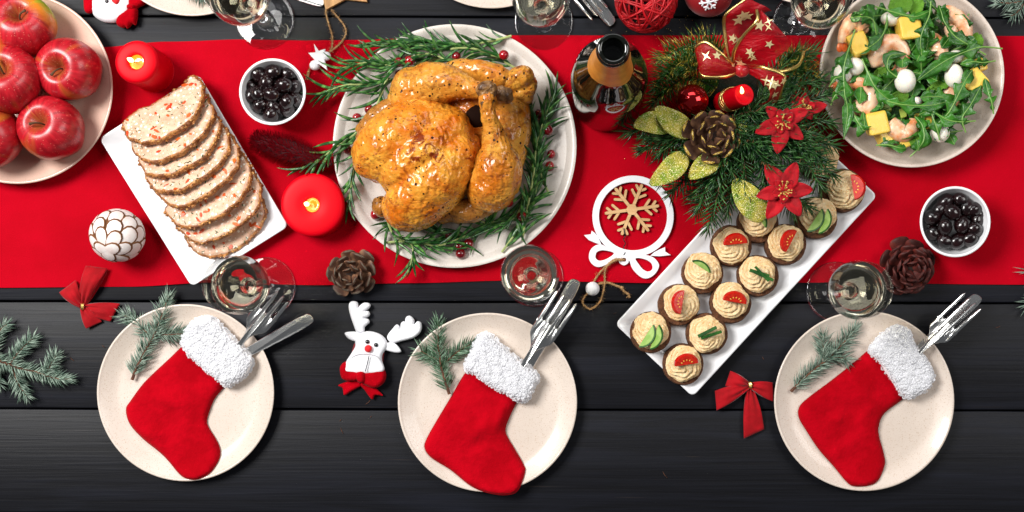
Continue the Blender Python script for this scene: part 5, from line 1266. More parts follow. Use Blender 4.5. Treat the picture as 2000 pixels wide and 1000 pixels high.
felt_shape(sn, 'scarf_knot', M_felt, [(612, 80), (640, 60), (700, 70), (712, 100), (690, 128), (640, 130), (614, 112)], c1, o, .006, .006, .002, .010, .002)
bead(sn, 'eye', M_black, (358, 16), c1, o, .0026, .0125); felt_shape(sn, 'nose', M_rednose, [(438, 20), (450, -30), (500, -50), (530, -20), (528, 30), (500, 66), (470, 58)], c1, o, .003, .004, .0015, .0125, .0016)
felt_shape(sn, 'hat', M_felt, [(170, -120), (240, -160), (420, -190), (600, -150), (680, -100), (640, -300), (420, -420), (220, -320)], c1, o, .006, .008, .002, .010, .003)

# ---------------------------------------------------------------- pine cones
def cone_scale_mesh(i, m, tip):
    r_ = random.Random(i); n = 9; v = []; f = []; L = .016; out = []
    prof = cr([(0, .0022), (L * .35, .0042), (L * .7, .0066), (L * .9, .0058), (L, .0022)], 3)
    nn = len(prof)
    for k, (x, w) in enumerate(prof):
        u = x / L; z = .0028 * u * u; th = .0008 + .0019 * max(0, u - .55) / .45 * (1 if u < .95 else .6)
        for s_ in (-1, -.5, 0, .5, 1): v.append((x, w * s_, z + th * (1 - .75 * s_ * s_) + r_.uniform(-.0002, .0002)))
        for s_ in (1, .5, 0, -.5, -1): v.append((x, w * s_, z - th * (1 - .75 * s_ * s_) * .6))
    for k in range(nn - 1):
        for j in range(10): a, b = k * 10 + j, k * 10 + (j + 1) % 10; f.append((a, b, b + 10, a + 10))
    f.append(tuple(range(9, -1, -1))); f.append(tuple(range((nn - 1) * 10, nn * 10))); mm = [1 if q[0] >= (nn - 4) * 10 and len(q) == 4 and (q[0] % 10) in (1, 2, 9, 0) else 0 for q in f]
    g = G(); g.add(v, f, mm); return g.mesh('scale', [m, tip], 50)
def cone_scales(parent, R0, hgt, n, meshes, r_, s0, z0=0.0, open_=.35):
    g = G(); g.lathe(cr([(0, z0 + .001), (R0 * .45, z0 + .003), (R0 * .5, z0 + hgt * .4), (R0 * .22, z0 + hgt * .8), (0, z0 + hgt * .88)], 4), 20); core = g.obj('core', M_conecore, parent)
    for k in range(n):
        u = (k + .5) / n                               # 0 = bottom, 1 = tip
        a = k * 2.39996; rr = R0 * .26 * (1 - u) ** .6; zz = z0 + hgt * (.10 + .74 * u)
        el = -.15 + u * 1.05 + r_.uniform(-.08, .08)     # scales open flat below, close up towards the tip
        s = s0 * (1.02 - .50 * u ** 1.4) * r_.uniform(.9, 1.08)
        d = Vector((math.cos(a) * math.cos(el), math.sin(a) * math.cos(el), math.sin(el))); y = Vector((-math.sin(a), math.cos(a), 0)); z = d.cross(y)
        rot = Matrix((d, y, z)).transposed()
        put(meshes[k % len(meshes)], 'scale', parent, None, M4(rot, (rr * math.cos(a), rr * math.sin(a), zz), s))
CSB = [cone_scale_mesh(i, M_cone, M_conetip) for i in range(3)]; CSR = [cone_scale_mesh(i + 5, M_conered, M_conered) for i in range(3)]; CSG = [cone_scale_mesh(i + 9, M_cone, M_glitgold) for i in range(3)]
def pine_cone(label, x, y, r, meshes, n, seed, tx, ty):
    r_ = random.Random(seed); hh = px(r) * 1.15; p = W(x, y, .02); p.z = .004
    t = thing('pine_cone', label, 'pine cone', None or p, 0, 'pine cones on the table'); t.rotation_euler = (tx, ty, r_.uniform(0, 6)); cone_scales(t, px(r), hh, n, meshes, r_, px(r) / .0185)
pine_cone('open brown pine cone at the runner edge below the chicken plate', 685, 530, 44, CSB, 26, 1, .12, -.1)
pine_cone('dusky russet pine cone between wine glass and right olive bowl', 1773, 519, 50, CSR, 38, 2, .1, .1)

# ---------------------------------------------------------------- crimson brush cone
bt = thing('bottle_brush_tree', 'small crimson bristle tree lying between loaf dish and chicken plate', 'bristle ornament', W(566, 297, 0) + Vector((0, 0, ZR)))
A, B = W(500, 275, .017) - W(566, 297, 0), W(650, 322, .017) - W(566, 297, 0); A.z = B.z = .019
g = G(); g.tube([A, (A + B) / 2, B], .0018, 8); st = g.obj('wire_stem', M_wire, bt)
g = G(); r_ = random.Random(5); ax = (B - A).normalized(); Fm = frame(ax)
for k in range(3400):
    u = r_.uniform(0, 1); R_ = .0225 * (math.sin(math.pi * min(1, .12 + .86 * (u * .95 + .02))) ** .55) ; a = r_.uniform(0, 6.28); c = A.lerp(B, u); d = (Fm @ Vector((math.cos(a), math.sin(a), 0)) - ax * r_.uniform(.2, .55)).normalized()
    e = c + d * R_ * r_.uniform(.85, 1.05); w = Fm @ Vector((-math.sin(a), math.cos(a), 0)) * .00045
    b0 = c + d * R_ * .25
    g.add([b0 + w, b0 - w, e - w * .7, e + w * .7], [(0, 1, 2, 3)])
g.obj('bristles', M_brush, bt, stuff=True, sharp=0)
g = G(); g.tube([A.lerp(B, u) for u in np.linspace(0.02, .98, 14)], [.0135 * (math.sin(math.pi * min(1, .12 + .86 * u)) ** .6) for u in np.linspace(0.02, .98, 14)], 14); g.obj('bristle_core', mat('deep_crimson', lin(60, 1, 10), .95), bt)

# ---------------------------------------------------------------- white carved ball
rb = .0318; bl = thing('carved_ball', 'white carved scale ball with brown edges on the runner', 'ball ornament', W(229, 460, ZR + rb)); bl.location.z = ZR + rb
rotb = Euler((.62, -.45, .3)).to_matrix()
g = G(); g.ell((0, 0, 0), rb * .968, None, 40, 26); g.obj('ball_core', M_brownwax, bl, sharp=0)
r_ = random.Random(8)
rows_ = [(10, 3), (34, 7), (60, 9), (86, 11), (112, 10), (138, 8), (162, 4)]
for ri, (th, cnt) in enumerate(rows_):
    circ = 2 * math.pi * math.sin(R(max(th, 14))) / cnt; hw = circ * .62; hl = R(27)
    for k in range(cnt):
        ph = 2 * math.pi * (k + (.5 if ri % 2 else 0)) / cnt + r_.uniform(-.08, .08); thj = R(th) + r_.uniform(-.04, .04); scl = r_.uniform(.92, 1.08)
        cdir = Vector((math.sin(thj) * math.cos(ph), math.sin(thj) * math.sin(ph), math.cos(thj))); dn = Vector((math.cos(thj) * math.cos(ph), math.cos(thj) * math.sin(ph), -math.sin(thj))); sd = Vector((-math.sin(ph), math.cos(ph), 0))
        o_ = [(0, -1.15), (.5, -.9), (.86, -.4), (.98, .15), (.86, .62), (.5, .92), (0, 1.02), (-.5, .92), (-.86, .62), (-.98, .15), (-.86, -.4), (-.5, -.9)]
        def sp(a, b, rr): return rotb @ ((cdir + sd * (a * hw * scl) + dn * (b * hl * scl)).normalized() * rr)
        v = []; f = []; n = 12
        for (e, dr) in ((.97, -.0010), (.97, .0), (.78, .0002), (.5, .0003)):
            for (a, b) in o_: v.append(sp(a * e, b * e, rb * .972 + dr + .0020 * (b * e + 1) * .5))
        v.append(sp(0, 0, rb * .972 + .0004 + .0010)); mm = []
        for j in range(3):
            for i in range(n): f.append((j * n + i, j * n + (i + 1) % n, (j + 1) * n + (i + 1) % n, (j + 1) * n + i)); mm.append(1 if j <= 1 else 0)
        for i in range(n): f.append((3 * n + i, 3 * n + (i + 1) % n, 4 * n)); mm.append(0)
        f = [tuple(reversed(q)) for q in f]
        g = G(); g.add(v, f, mm); g.obj('scale', [M_whitewax, M_brownwax], bl, sharp=0)

# ---------------------------------------------------------------- ring ornament with a snowflake
c7 = crop(1120, 320, .48); c9 = crop(950, 440, .2); o = W(*c7(243, 215), 0); o.z = ZR
rn = thing('ring_ornament', 'white wooden ring ornament with bow, birch snowflake and twine', 'tree ornament', o); zt_ = .0045
def l7(x, y): return tuple((W(*c7(x, y), ZR + zt_) - o)[:2])
def l9(x, y, z=.004): p = W(*c9(x, y), ZR + z) - o; return (p.x, p.y, z)
cx_, cy_ = l7(243, 213); ro, ri = px(165 * .48), px(138 * .48)
g = G(); g.prism([(cx_ + ro * math.cos(a), cy_ + ro * math.sin(a)) for a in np.linspace(0, 2 * math.pi, 96, endpoint=False)], 0, .0042, [[(cx_ + ri * math.cos(a), cy_ + ri * math.sin(a)) for a in np.linspace(0, 2 * math.pi, 96, endpoint=False)]], bev=.0004, mside=0); g.obj('ring', M_paintwood, rn)
b9 = lambda P, n=6: cr([l9(*p)[:2] for p in P], n, True)
outl = b9([(1125, 188), (1060, 200), (1012, 250), (1003, 330), (1048, 392), (1110, 407), (1200, 372), (1280, 335), (1305, 372), (1345, 392), (1385, 370), (1395, 345), (1430, 430), (1510, 508), (1580, 518), (1648, 475), (1687, 400), (1662, 342), (1605, 302), (1500, 285), (1400, 290), (1300, 285), (1200, 230)])
g = G(); g.prism(outl, .0003, .0045, [b9([(1066, 300), (1085, 258), (1150, 245), (1245, 272), (1180, 325), (1110, 346), (1075, 330)]), b9([(1458, 324), (1540, 330), (1608, 368), (1622, 425), (1580, 452), (1530, 430), (1490, 382)]), b9([(1330, 322), (1360, 322), (1362, 350), (1335, 352)], 4)], bev=.0004); g.obj('ring_bow', M_paintwood, rn)
g = G(); g.prism([l9(*p)[:2] for p in [(1125, 190), (1090, 110), (1060, 75), (1028, 52), (1020, 88), (952, 96), (1000, 145), (1060, 172)]], .0006, .0048, bev=.0004); g.obj('bow_tail', M_paintwood, rn)
g = G(); g.prism([l9(*p)[:2] for p in [(1600, 298), (1690, 304), (1800, 292), (1748, 256), (1745, 213), (1690, 236), (1640, 262)]], .0006, .0048, bev=.0004); g.obj('bow_tail', M_paintwood, rn)
s0 = Vector((*l7(238, 186), .0030)); g = G(); arm = px(50)
for k in range(6):
    a = R(68 + 60 * k); d = Vector((math.cos(a), math.sin(a), 0)); n_ = Vector((-d.y, d.x, 0)); z0_ = .0030 + .0001 * k
    def bar(p, q, w, zz):
        u = (q - p).normalized(); m_ = Vector((-u.y, u.x, 0)) * w
        g.prism([tuple((p + m_ - u * w * .3)[:2]), tuple((p - m_ - u * w * .3)[:2]), tuple((q - m_)[:2]), tuple((q - m_ * .6 + u * w)[:2]), tuple((q + m_ * .6 + u * w)[:2]), tuple((q + m_)[:2])], .0004, zz, bev=.0002, m=0, mside=1)
    bar(s0, s0 + d * arm, .0021, z0_ + .0006)
    for fr, ln in ((.48, .36), (.78, .24)):
        for sg in (-1, 1):
            e = d * math.cos(.85) + n_ * math.sin(.85) * sg; bar(s0 + d * arm * fr, s0 + d * arm * fr + e * arm * ln, .0018, z0_ + .00005 * (1 + sg) + .00003 * (fr > .6) + .00002)
g.prism([tuple((s0 + Vector((math.cos(a), math.sin(a), 0)) * arm * .24)[:2]) for a in np.linspace(0, 2 * math.pi, 6, endpoint=False)], .0003, .0042, bev=.0002, mside=1)
g.obj('snowflake', [M_lightwood, M_edgewood], rn)
g = G(); g.tube(cr([(*l7(205, 262), .0045)] + [(*l7(208 + 4 * math.sin(k * 1.7), 282 + 9 * k), .0035 + .0012 * math.cos(k * 2)) for k in range(11)], 5), .0007, 6); g.obj('hanging_wire', M_wire, rn)
def twine(parent, P, r=.0011, name='twine'):
    q = cr(P, 10); g = G()
    tw = []
    for off in (0, math.pi):
        s = 0; qq = []
        for i, p in enumerate(q):
            T = Vector(q[min(i + 1, len(q) - 1)]) - Vector(q[max(i - 1, 0)]); Fm = frame(T.normalized()); s = i * .9 + off
            qq.append(Vector(p) + Fm @ Vector((math.cos(s), math.sin(s), 0)) * r * .55)
        g.tube(qq, r * .75, 6)
    r0 = random.Random(len(q))
    for _ in range(len(q) * 2):
        p = Vector(r0.choice(q)); d = Vector((r0.uniform(-1, 1), r0.uniform(-1, 1), r0.uniform(0, .6))).normalized(); L = r0.uniform(.002, .005)
        g.tube([p, p + d * L * .5 + Vector((0, 0, .0004)), p + d * L + Vector((r0.uniform(-1, 1), r0.uniform(-1, 1), 0)) * .001], .00010, 3)
    return g.obj(name, M_twine, parent, sharp=0)
twine(rn, [l9(1345, 338, .003), l9(1290, 330, .0065), l9(1240, 340, .006), l9(1185, 385, .0055), l9(1110, 460, .003), l9(1055, 540, .0015), l9(1010, 640, .0013), l9(955, 700, .0005), l9(940, 760, .0003), l9(1000, 815, .0003), l9(1060, 795, .0003), l9(1110, 740, .0005), l9(1140, 650, .0012), l9(1155, 560, .002), l9(1155, 470, .003), l9(1170, 410, .0052), l9(1250, 345, .0078), l9(1330, 340, .006)])
tw2 = twine(rn, [l9(1040, 640, .003), l9(1075, 595, .002), l9(1120, 565, .0005), l9(1190, 562, .0005), l9(1260, 588, .0003), l9(1315, 610, .0005), l9(1345, 645, .0005), l9(1390, 675, .0003)], .0013)
g = G(); r_ = random.Random(3)
for k in range(14): g.tube(cr([l9(1385, 668, .001), l9(1392 + r_.uniform(-12, 12), 685, .001), l9(1390 + r_.uniform(-25, 20), 706 + r_.uniform(-6, 6), .0004)], 3), .0003, 4)
g.obj('frayed_end', M_twine, tw2)
g = G(); g.ell(l9(1036, 620, .0062), .0088, None, 20, 12); g.obj('bead', M_paintwood, rn, sharp=0)
g = G(); g.ell(l9(1322, 612, .0012), (.0024, .0026, .0018), None, 10, 8); g.obj('twine_knot', M_twine, rn)

# ---------------------------------------------------------------- star ornament at the top
c2b = crop(400, 0, .28); o = W(*c2b(805, 410), 0); o.z = ZR
sr = thing('star_garland', 'little white wooden star with beads on twine below an oak star', 'tree ornament', o)
def l2(x, y, z=.003): p = W(*c2b(x, y), ZR + z) - o; return (p.x, p.y, z)
g = G(); P = [(772, 316), (806, 366), (850, 352), (842, 412), (868, 502), (808, 458), (772, 474), (778, 430), (733, 380), (784, 376)]
g.prism([l2(*p)[:2] for p in P], .0095, .0135, bev=.0005); g.obj('star', M_paintwood, sr)
for (x, y, r) in ((845, 392, .0068), (768, 455, .0074)): g = G(); g.ell(l2(x, y, .0085), (r * .9, r * .85, r * .85), None, 18, 12); g.obj('bead', M_paintwood, sr, sharp=0)
twine(sr, [l2(735, 468, .003), l2(768, 455, .008), l2(805, 415, .009), l2(845, 392, .010), l2(872, 362, .005), l2(888, 320, .002), l2(888, 250, .0005), l2(868, 180, .0008), l2(848, 110, .0015), l2(842, 70, .004)], .0010)
tw2 = twine(sr, [l2(872, 362, .006), l2(915, 330, .004), l2(960, 285, .003), l2(985, 225, .0015), l2(970, 175, .0008), l2(935, 130, .0008), l2(905, 95, .0015), l2(885, 70, .004)], .0010)
g = G()
for k in range(12): g.tube(cr([l2(738, 465, .004), l2(722 + r_.uniform(-8, 8), 505, .002), l2(712 + r_.uniform(-14, 10), 550 + r_.uniform(-8, 8), .0006)], 3), .0004, 4)
g.obj('frayed_end', M_twine, tw2)
ost = thing('oak_star', 'grained oak star ornament cut off by the top edge', 'tree ornament', W(667, -42, 0))
o = W(667, -42, 0); P = []
for k in range(5):
    for (rr, da) in ((70, 0), (44, 36)): a = R(-120 + 72 * k + da + 5); P.append((px(rr) * math.cos(a), px(rr) * math.sin(a)))
g = G(); g.prism(P, .0005, .0055, bev=.0004); g.obj('star', M_oak, ost)

# ---------------------------------------------------------------- rattan ball and red bauble at the top
rr_ = .0375; rt = thing('rattan_ball', 'bright red ball of woven rattan strands at the top edge', 'ball ornament', W(1262, 1, rr_) ); rt.location.z = rr_
r_ = random.Random(12)
for k in range(44):
    ax = Vector((r_.gauss(0, 1), r_.gauss(0, 1), r_.gauss(0, 1))).normalized(); Fm = frame(ax); off = r_.uniform(-.55, .55) * rr_; R_ = math.sqrt(rr_ ** 2 - off ** 2) * r_.uniform(.95, 1.0); q = []
    for i in range(41):
        a = 2 * math.pi * i / 40; q.append(Fm @ Vector((R_ * math.cos(a), R_ * math.sin(a), off + .0016 * math.sin(2 * a + k))))
    g = G(); g.tube(q, r_.uniform(.0009, .0014), 7, cap=False); g.obj('strand', M_strand, rt, sharp=0)
ba = thing('snowflake_bauble', 'dark red ball with white snowflake and fleece cap at the top edge', 'ball ornament', W(1384, -16, .03)); ba.location.z = .0305
g = G(); g.ell((0, 0, 0), (.0305, .0305, .0300), None, 40, 24); bb = g.obj('ball', M_satin, ba, sharp=0)
g = G(); dS = Vector((-.08, -.60, .79)).normalized(); Fm = frame(dS, (1, 0, 0))
def onb(x, y, rr): return (Fm @ Vector((x, y, math.sqrt(max(0, .0306 ** 2 - x * x - y * y))))).normalized() * rr
for k in range(6):
    a = R(15 + 60 * k); d = (math.cos(a), math.sin(a))
    for (s_, e_) in [((0, 0), (d[0] * .0115, d[1] * .0115))] + [((d[0] * .0062, d[1] * .0062), (d[0] * .0062 + math.cos(a + q) * .0042, d[1] * .0062 + math.sin(a + q) * .0042)) for q in (.95, -.95)]:
        g.tube([onb(s_[0] + (e_[0] - s_[0]) * u, s_[1] + (e_[1] - s_[1]) * u, .0308) for u in (0, .33, .66, 1)], .00105, 6)
g.obj('snowflake', M_whitefelt, ba)
g = G(); dC = Vector((.28, .80, .52)).normalized(); Fc = frame(dC)
g2 = G()
for k in range(900):
    u = r_.uniform(.60, 1); a = r_.uniform(0, 6.28); s_ = math.sqrt(1 - u * u); p = Fc @ Vector((s_ * math.cos(a), s_ * math.sin(a), u)) * .0318
    b = r_.uniform(0, 6.28); rr = r_.uniform(.0010, .002); g.tube([p + Fc @ Vector((rr * math.cos(b + j), rr * math.sin(b + j), .0003 * j)) for j in range(4)], [.0006, .0010, .0009, .0003], 5, cap=False)
nn = []
g2.lathe([(0, .0314), (.008, .0303), (.016, .0266), (.0235, .0200), (.0250, .0188)], 36, M=Fc.to_4x4()); cp = g2.obj('fleece_cap', M_fleece_core, ba, sharp=0); g.obj('fleece_curls', M_fleece, cp, stuff=True, sharp=0)

# ---------------------------------------------------------------- the evergreen centrepiece
cf = crop(1200, 0, .46); o = W(1421, 225, 0); o.z = ZR
ce = thing('evergreen_centrepiece', 'evergreen table arrangement with red bow, candle, bauble, cone and poinsettias', 'centrepiece', o)
def lc(x, y, z): return W(*cf(x, y), ZR + z) - o
r_ = random.Random(21)
g = G(); g.lathe(cr([(0, .0), (.045, .0), (.055, .008), (.050, .022), (.03, .034), (0, .038)], 4), 32, fn=lambda p: p + Vector((0, 0, .004 * nz(p, 60)))); g.obj('wreath_base', mat('dark_mottled_base', lin(20, 34, 18), .95, col2=lin(44, 36, 22), ns=60, bump=1, bs=200, bd=.004), ce)  # mound in mottled dark green and brown beneath the needles
tips = [(45, 560, .030), (110, 640, .028), (200, 770, .035), (240, 820, .034), (330, 830, .038), (395, 975, .048), (480, 900, .056), (345, 905, .042), (560, 860, .064), (640, 800, .066), (760, 800, .066), (880, 800, .062), (925, 740, .056), (940, 620, .050), (925, 520, .052), (910, 400, .050), (880, 340, .048), (830, 880, .058), (760, 900, .064), (770, 690, .070), (620, 660, .074), (700, 640, .074), (600, 560, .074), (850, 580, .066), (890, 680, .062), (300, 640, .060), (190, 660, .044), (140, 580, .040), (420, 780, .064), (500, 740, .070), (820, 470, .062), (740, 380, .058), (640, 480, .070), (540, 640, .074), (250, 720, .046), (820, 260, .034), (860, 220, .028), (470, 660, .072), (660, 720, .072), (380, 700, .066), (830, 640, .070), (700, 540, .068)]
for k, (x, y, z) in enumerate(tips):
    bx, by = 500 + r_.uniform(-60, 60), 500 + r_.uniform(-60, 60); d = math.hypot(x - bx, y - by); st = max(.12, 1 - 330 / max(d, 1)) if d > 380 else .1
    p0 = lc(bx + (x - bx) * st, by + (y - by) * st, .045 + .02 * r_.random()); p3 = lc(x, y, z); side = Vector((-(p3 - p0).y, (p3 - p0).x, 0)) * r_.uniform(-.14, .14)
    q = cr([p0, p0.lerp(p3, .35) + side + Vector((0, 0, .012)), p0.lerp(p3, .7) + side * .7 + Vector((0, 0, .009)), p3], 6)
    g = G(); g.tube(q, list(np.linspace(.0014, .0009, len(q))), 6); b = g.obj('fir_branch', M_bark, ce)
    g = G(); needles(g, q, r_, .0235, .00105, 900, .75, .62, True, .08); g.obj('needles', M_firgreen, b, stuff=True, sharp=0)
    g = G()
    for _ in range(5): c = Vector(r_.choice(q[4:])); dd = Vector((r_.uniform(-1, 1), r_.uniform(-1, 1), r_.uniform(.1, .6))).normalized(); g.tube([c, c + dd * .009], [.0006, .0004], 5)
    g.obj('twig_stub', M_firtip, b, stuff=True)
for k, P in enumerate([[(470, 300, .05), (330, 250, .055), (230, 290, .045), (175, 380, .035)], [(450, 270, .05), (330, 200, .05), (250, 225, .042), (190, 250, .03)], [(440, 380, .05), (320, 330, .055), (220, 380, .045), (160, 440, .03)], [(700, 280, .05), (760, 230, .05), (800, 240, .045)], [(460, 220, .05), (400, 180, .05), (340, 190, .045)], [(350, 300, .062), (280, 270, .06), (220, 320, .05)], [(700, 330, .05), (790, 290, .05), (850, 330, .04)]]):
    q = cr([lc(*p) for p in P], 8); g = G(); g.tube(q, .0012, 6); b = g.obj('tinsel_branch', M_wire, ce); g = G(); needles(g, q, r_, .024, .00062, 2900, 1.0, .15, True, .02); g.obj('tinsel_needles', M_tinsel, b, stuff=True, sharp=0)
def leaf(parent, P, z, wpx, m, name='glitter_leaf', fold=.25, tilt=0.0):
    """P: base, mid, tip in picture crop px with heights"""
    q = [Vector(a) for a in cr([lc(x, y, z + dz) for x, y, dz in P], 8)]; n = len(q); v = []; f = []; hw = px(wpx * .46) / 2
    for i, p in enumerate(q):
        u = i / (n - 1); T = (q[min(i + 1, n - 1)] - q[max(i - 1, 0)]).normalized(); sd = Vector((-T.y, T.x, tilt)).normalized(); w = hw * (math.sin(math.pi * (.05 + .93 * u) ** .85) ** .8)
        for s_ in (-1, -.66, -.33, 0, .33, .66, 1): v.append(p + sd * (w * s_) + Vector((0, 0, fold * w * abs(s_) + .0006 * math.sin(u * 11 + s_ * 5))))
    for i in range(n - 1):
        for j in range(6): a = i * 7 + j; f.append((a, a + 1, a + 8, a + 7))
    g = G(); g.add(v, f); l = g.obj(name, m, parent, sharp=0); so = l.modifiers.new('thickness', 'SOLIDIFY'); so.thickness = .0006; return l
for P, wd in [([(240, 545, 0), (160, 520, .006), (82, 535, .002)], 92), ([(335, 570, 0), (250, 520, .008), (175, 455, .004)], 98), ([(300, 655, 0), (240, 720, .006), (152, 785, -.004)], 96), ([(450, 665, 0), (380, 705, .006), (318, 758, 0)], 88), ([(505, 610, 0), (535, 560, .004), (558, 512, .004)], 46), ([(640, 930, -.002), (570, 850, .004), (508, 762, .002)], 118)]:
    leaf(ce, P, .072 if wd != 118 else .070, wd, M_glit)
# bauble
g = G(); g.ell(lc(330, 428, .060), px(70 * .46) * .965, None, 40, 26); g.obj('bauble', M_bauble, ce, sharp=0)
# gold tipped cone
cn = bpy.data.objects.new('pine_cone', None); COL.objects.link(cn); cn.parent = ce; cn.location = lc(402, 585, .068); cn.rotation_euler = (.15, .1, .4); cone_scales(cn, px(44), px(46) * 1.0, 24, CSG, r_, px(46) / .0165)
# little candle, leaning
cb = lc(475, 430, .052); ct_ = lc(552, 402, .098); ax = (ct_ - cb); g = G(); M_ = M4(frame(ax), cb); hh = ax.length; rc = px(46 * .46) * .94
g.lathe(cr([(0, -.01), (rc * .96, -.01), (rc, 0), (rc, hh * .6), (rc * .98, hh - .003), (rc * .9, hh), (rc * .5, hh - .001), (0, hh - .0015)], 4), 36, M=M_); cd = g.obj('candle', M_candle, ce, sharp=50)
fz = ct_ + Vector((-.003, .002, -.001)); g = G(); g.tube(cr([fz, fz + Vector((-.0004, .0008, .006)), fz + Vector((-.0015, .0022, .013)), fz + Vector((-.003, .004, .020))], 5), list(np.interp(np.linspace(0, 1, 16), [0, .3, .7, 1], [.0009, .0024, .0017, .0003])), 10); g.obj('flame', M_flame, cd, sharp=0)
g = G(); fm = frame(ax)
for j in range(4): g.tube([cb + ax * (.16 + .07 * j) + fm @ Vector((math.cos(a) * (rc + .001), math.sin(a) * (rc + .001), .002 * math.sin(a * 3 + j))) for a in np.linspace(0, 2 * math.pi, 30)], .0009, 6)
g.obj('gold_cord', M_gold, cd, sharp=0)
# poinsettias
def petal(parent, c, ang, L, wd, el, m, seed):
    n = 12; v = []; f = []; rr = random.Random(seed); d = Vector((math.cos(ang), math.sin(ang), 0)); sd = Vector((-d.y, d.x, 0)); curl = rr.uniform(-.25, .25)
    for i in range(n + 1):
        u = i / n; w = wd * (math.sin(math.pi * (.06 + .90 * u ** .9)) ** .9) * (1 if u < .98 else .3); z = L * (el * u - .55 * u * u * (el + .1)) + .0012 * math.sin(u * 8 + seed)
        for s_ in (-1, -.6, -.2, 0, .2, .6, 1): v.append(c + d * (L * u) + sd * (w * s_ + curl * L * u * u * .5) + Vector((0, 0, z + .30 * w * abs(s_) + .0007 * math.sin(s_ * 9 + u * 12 + seed))))
    for i in range(n):
        for j in range(6): a = i * 7 + j; f.append((a, a + 1, a + 8, a + 7))
    g = G(); g.add(v, f); p = g.obj('petal', m, parent, sharp=0); so = p.modifiers.new('thickness', 'SOLIDIFY'); so.thickness = .0004
def poinsettia(x, y, z, angs, seed, L0=110):
    rr = random.Random(seed); e = bpy.data.objects.new('poinsettia', None); COL.objects.link(e); e.parent = ce; e.location = lc(x, y, z)
    for k, (a, l) in enumerate(angs): petal(e, Vector((0, 0, .001 * (k % 3))), R(a), px(l * .46) * 1.0, px(l * .46) * .27, .22 + .12 * (k % 2), M_petal, seed + k)
    for k in range(5): petal(e, Vector((0, 0, .0035)), R(k * 72 + seed * 11), px(52 * .46), px(19 * .46), .5, M_petal, seed + 20 + k)
    g = G()
    for k in range(18):
        a = rr.uniform(0, 6.28); l = rr.uniform(.004, .011); tp = Vector((math.cos(a) * l, math.sin(a) * l, rr.uniform(.008, .013))); g.tube([(0, 0, .004), tuple(tp * .6), tuple(tp)], .0004, 5); g.ell(tp, rr.uniform(.0009, .0013), None, 7, 5)
    g.obj('stamens', M_stamen, e, stuff=True, sharp=0)
poinsettia(712, 520, .082, [(140, 92), (205, 118), (258, 130), (315, 108), (28, 112), (75, 60)], 3)
poinsettia(716, 812, .080, [(122, 130), (62, 125), (5, 118), (308, 122), (240, 130), (190, 112)], 5)
poinsettia(800, 468, .066, [(130, 80), (82, 72), (12, 98), (170, 60)], 9)
# gauze bow
def gauze(rows, name='ribbon_loop', nv=10, wav=.0015, edges=(True, True), prints=0, seed=0):
    """rows: cross sections of the ribbon, each two crop points with heights"""
    A_ = cr([tuple(lc(*a)) for a, b in rows], 10); B_ = cr([tuple(lc(*b)) for a, b in rows], 10); n = len(A_); v = []; f = []; rr = random.Random(seed)
    for i in range(n):
        a, b = Vector(A_[i]), Vector(B_[i])
        for j in range(nv + 1): w = j / nv; p = a.lerp(b, w); p.z += wav * math.sin(w * 9 + i * .13 + seed) + .10 * (b - a).length * math.sin(math.pi * w); v.append(p)
    k = nv + 1
    for i in range(n - 1):
        for j in range(nv): q = i * k + j; f.append((q, q + 1, q + k + 1, q + k))
    g = G(); g.add(v, f); lo = g.obj(name, M_organza, ce, sharp=0)
    for side, on in zip((0, nv), edges):
        if not on: continue
        g = G(); L_ = [v[i * k + side] for i in range(n)]; w2 = [v[i * k + (side + (1 if side == 0 else -1))] for i in range(n)]; vv = []; ff = []; hw_ = px(5.0)
        for i, (p, q) in enumerate(zip(L_, w2)):
            u = (q - p).normalized() if (q - p).length > 1e-6 else Vector((1, 0, 0)); rib = .0004 * (i % 2)
            vv += [p - u * hw_ * .3 + Vector((0, 0, .0004)), p + u * hw_ * .35 + Vector((0, 0, .0007 + rib)), p + u * hw_ + Vector((0, 0, .0005))]
        for i in range(len(L_) - 1): ff += [(i * 3, i * 3 + 1, i * 3 + 4, i * 3 + 3), (i * 3 + 1, i * 3 + 2, i * 3 + 5, i * 3 + 4)]
        g.add(vv, ff); ed = g.obj('gold_edge', M_gold, lo, sharp=0); so = ed.modifiers.new('thickness', 'SOLIDIFY'); so.thickness = .0004
    for _ in range(prints):
        i = rr.randrange(4, n - 4); j = rr.randrange(2, nv - 1); c = Vector(v[i * k + j]); ux = (v[(i + 1) * k + j] - c).normalized(); uy = (v[i * k + j + 1] - c); uy = (uy - ux * uy.dot(ux)).normalized(); nn = ux.cross(uy)
        if nn.z < 0: nn = -nn
        g = G(); a0 = rr.uniform(0, 6.28); R_ = px(rr.choice([9, 11, 13])); np_ = rr.choice([5, 5, 4]); st_ = []
        for m_ in range(np_ * 2): a = a0 + math.pi * m_ / np_; r1 = R_ if m_ % 2 == 0 else R_ * (.42 if np_ == 5 else .22); st_.append((r1 * math.cos(a), r1 * math.sin(a)))
        g.prism(st_, 0, .0002); g.v = [tuple(c + ux * p[0] + uy * p[1] + nn * (p[2] + .0006)) for p in g.v]; g.obj('star_print', M_goldprint, lo)
gauze([((545, 300, .085), (500, 290, .085)), ((640, 270, .112), (505, 215, .112)), ((745, 195, .128), (545, 150, .128)), ((700, 120, .140), (600, 90, .142)), ((632, 52, .135), (600, 40, .135))], prints=9, seed=1, edges=(False, True))
gauze([((500, 290, .086), (545, 305, .082)), ((480, 225, .095), (540, 210, .088)), ((462, 110, .105), (610, 110, .100)), ((475, 55, .118), (630, 60, .118)), ((560, -10, .126), (668, 45, .126))], prints=7, seed=2, edges=(True, False))
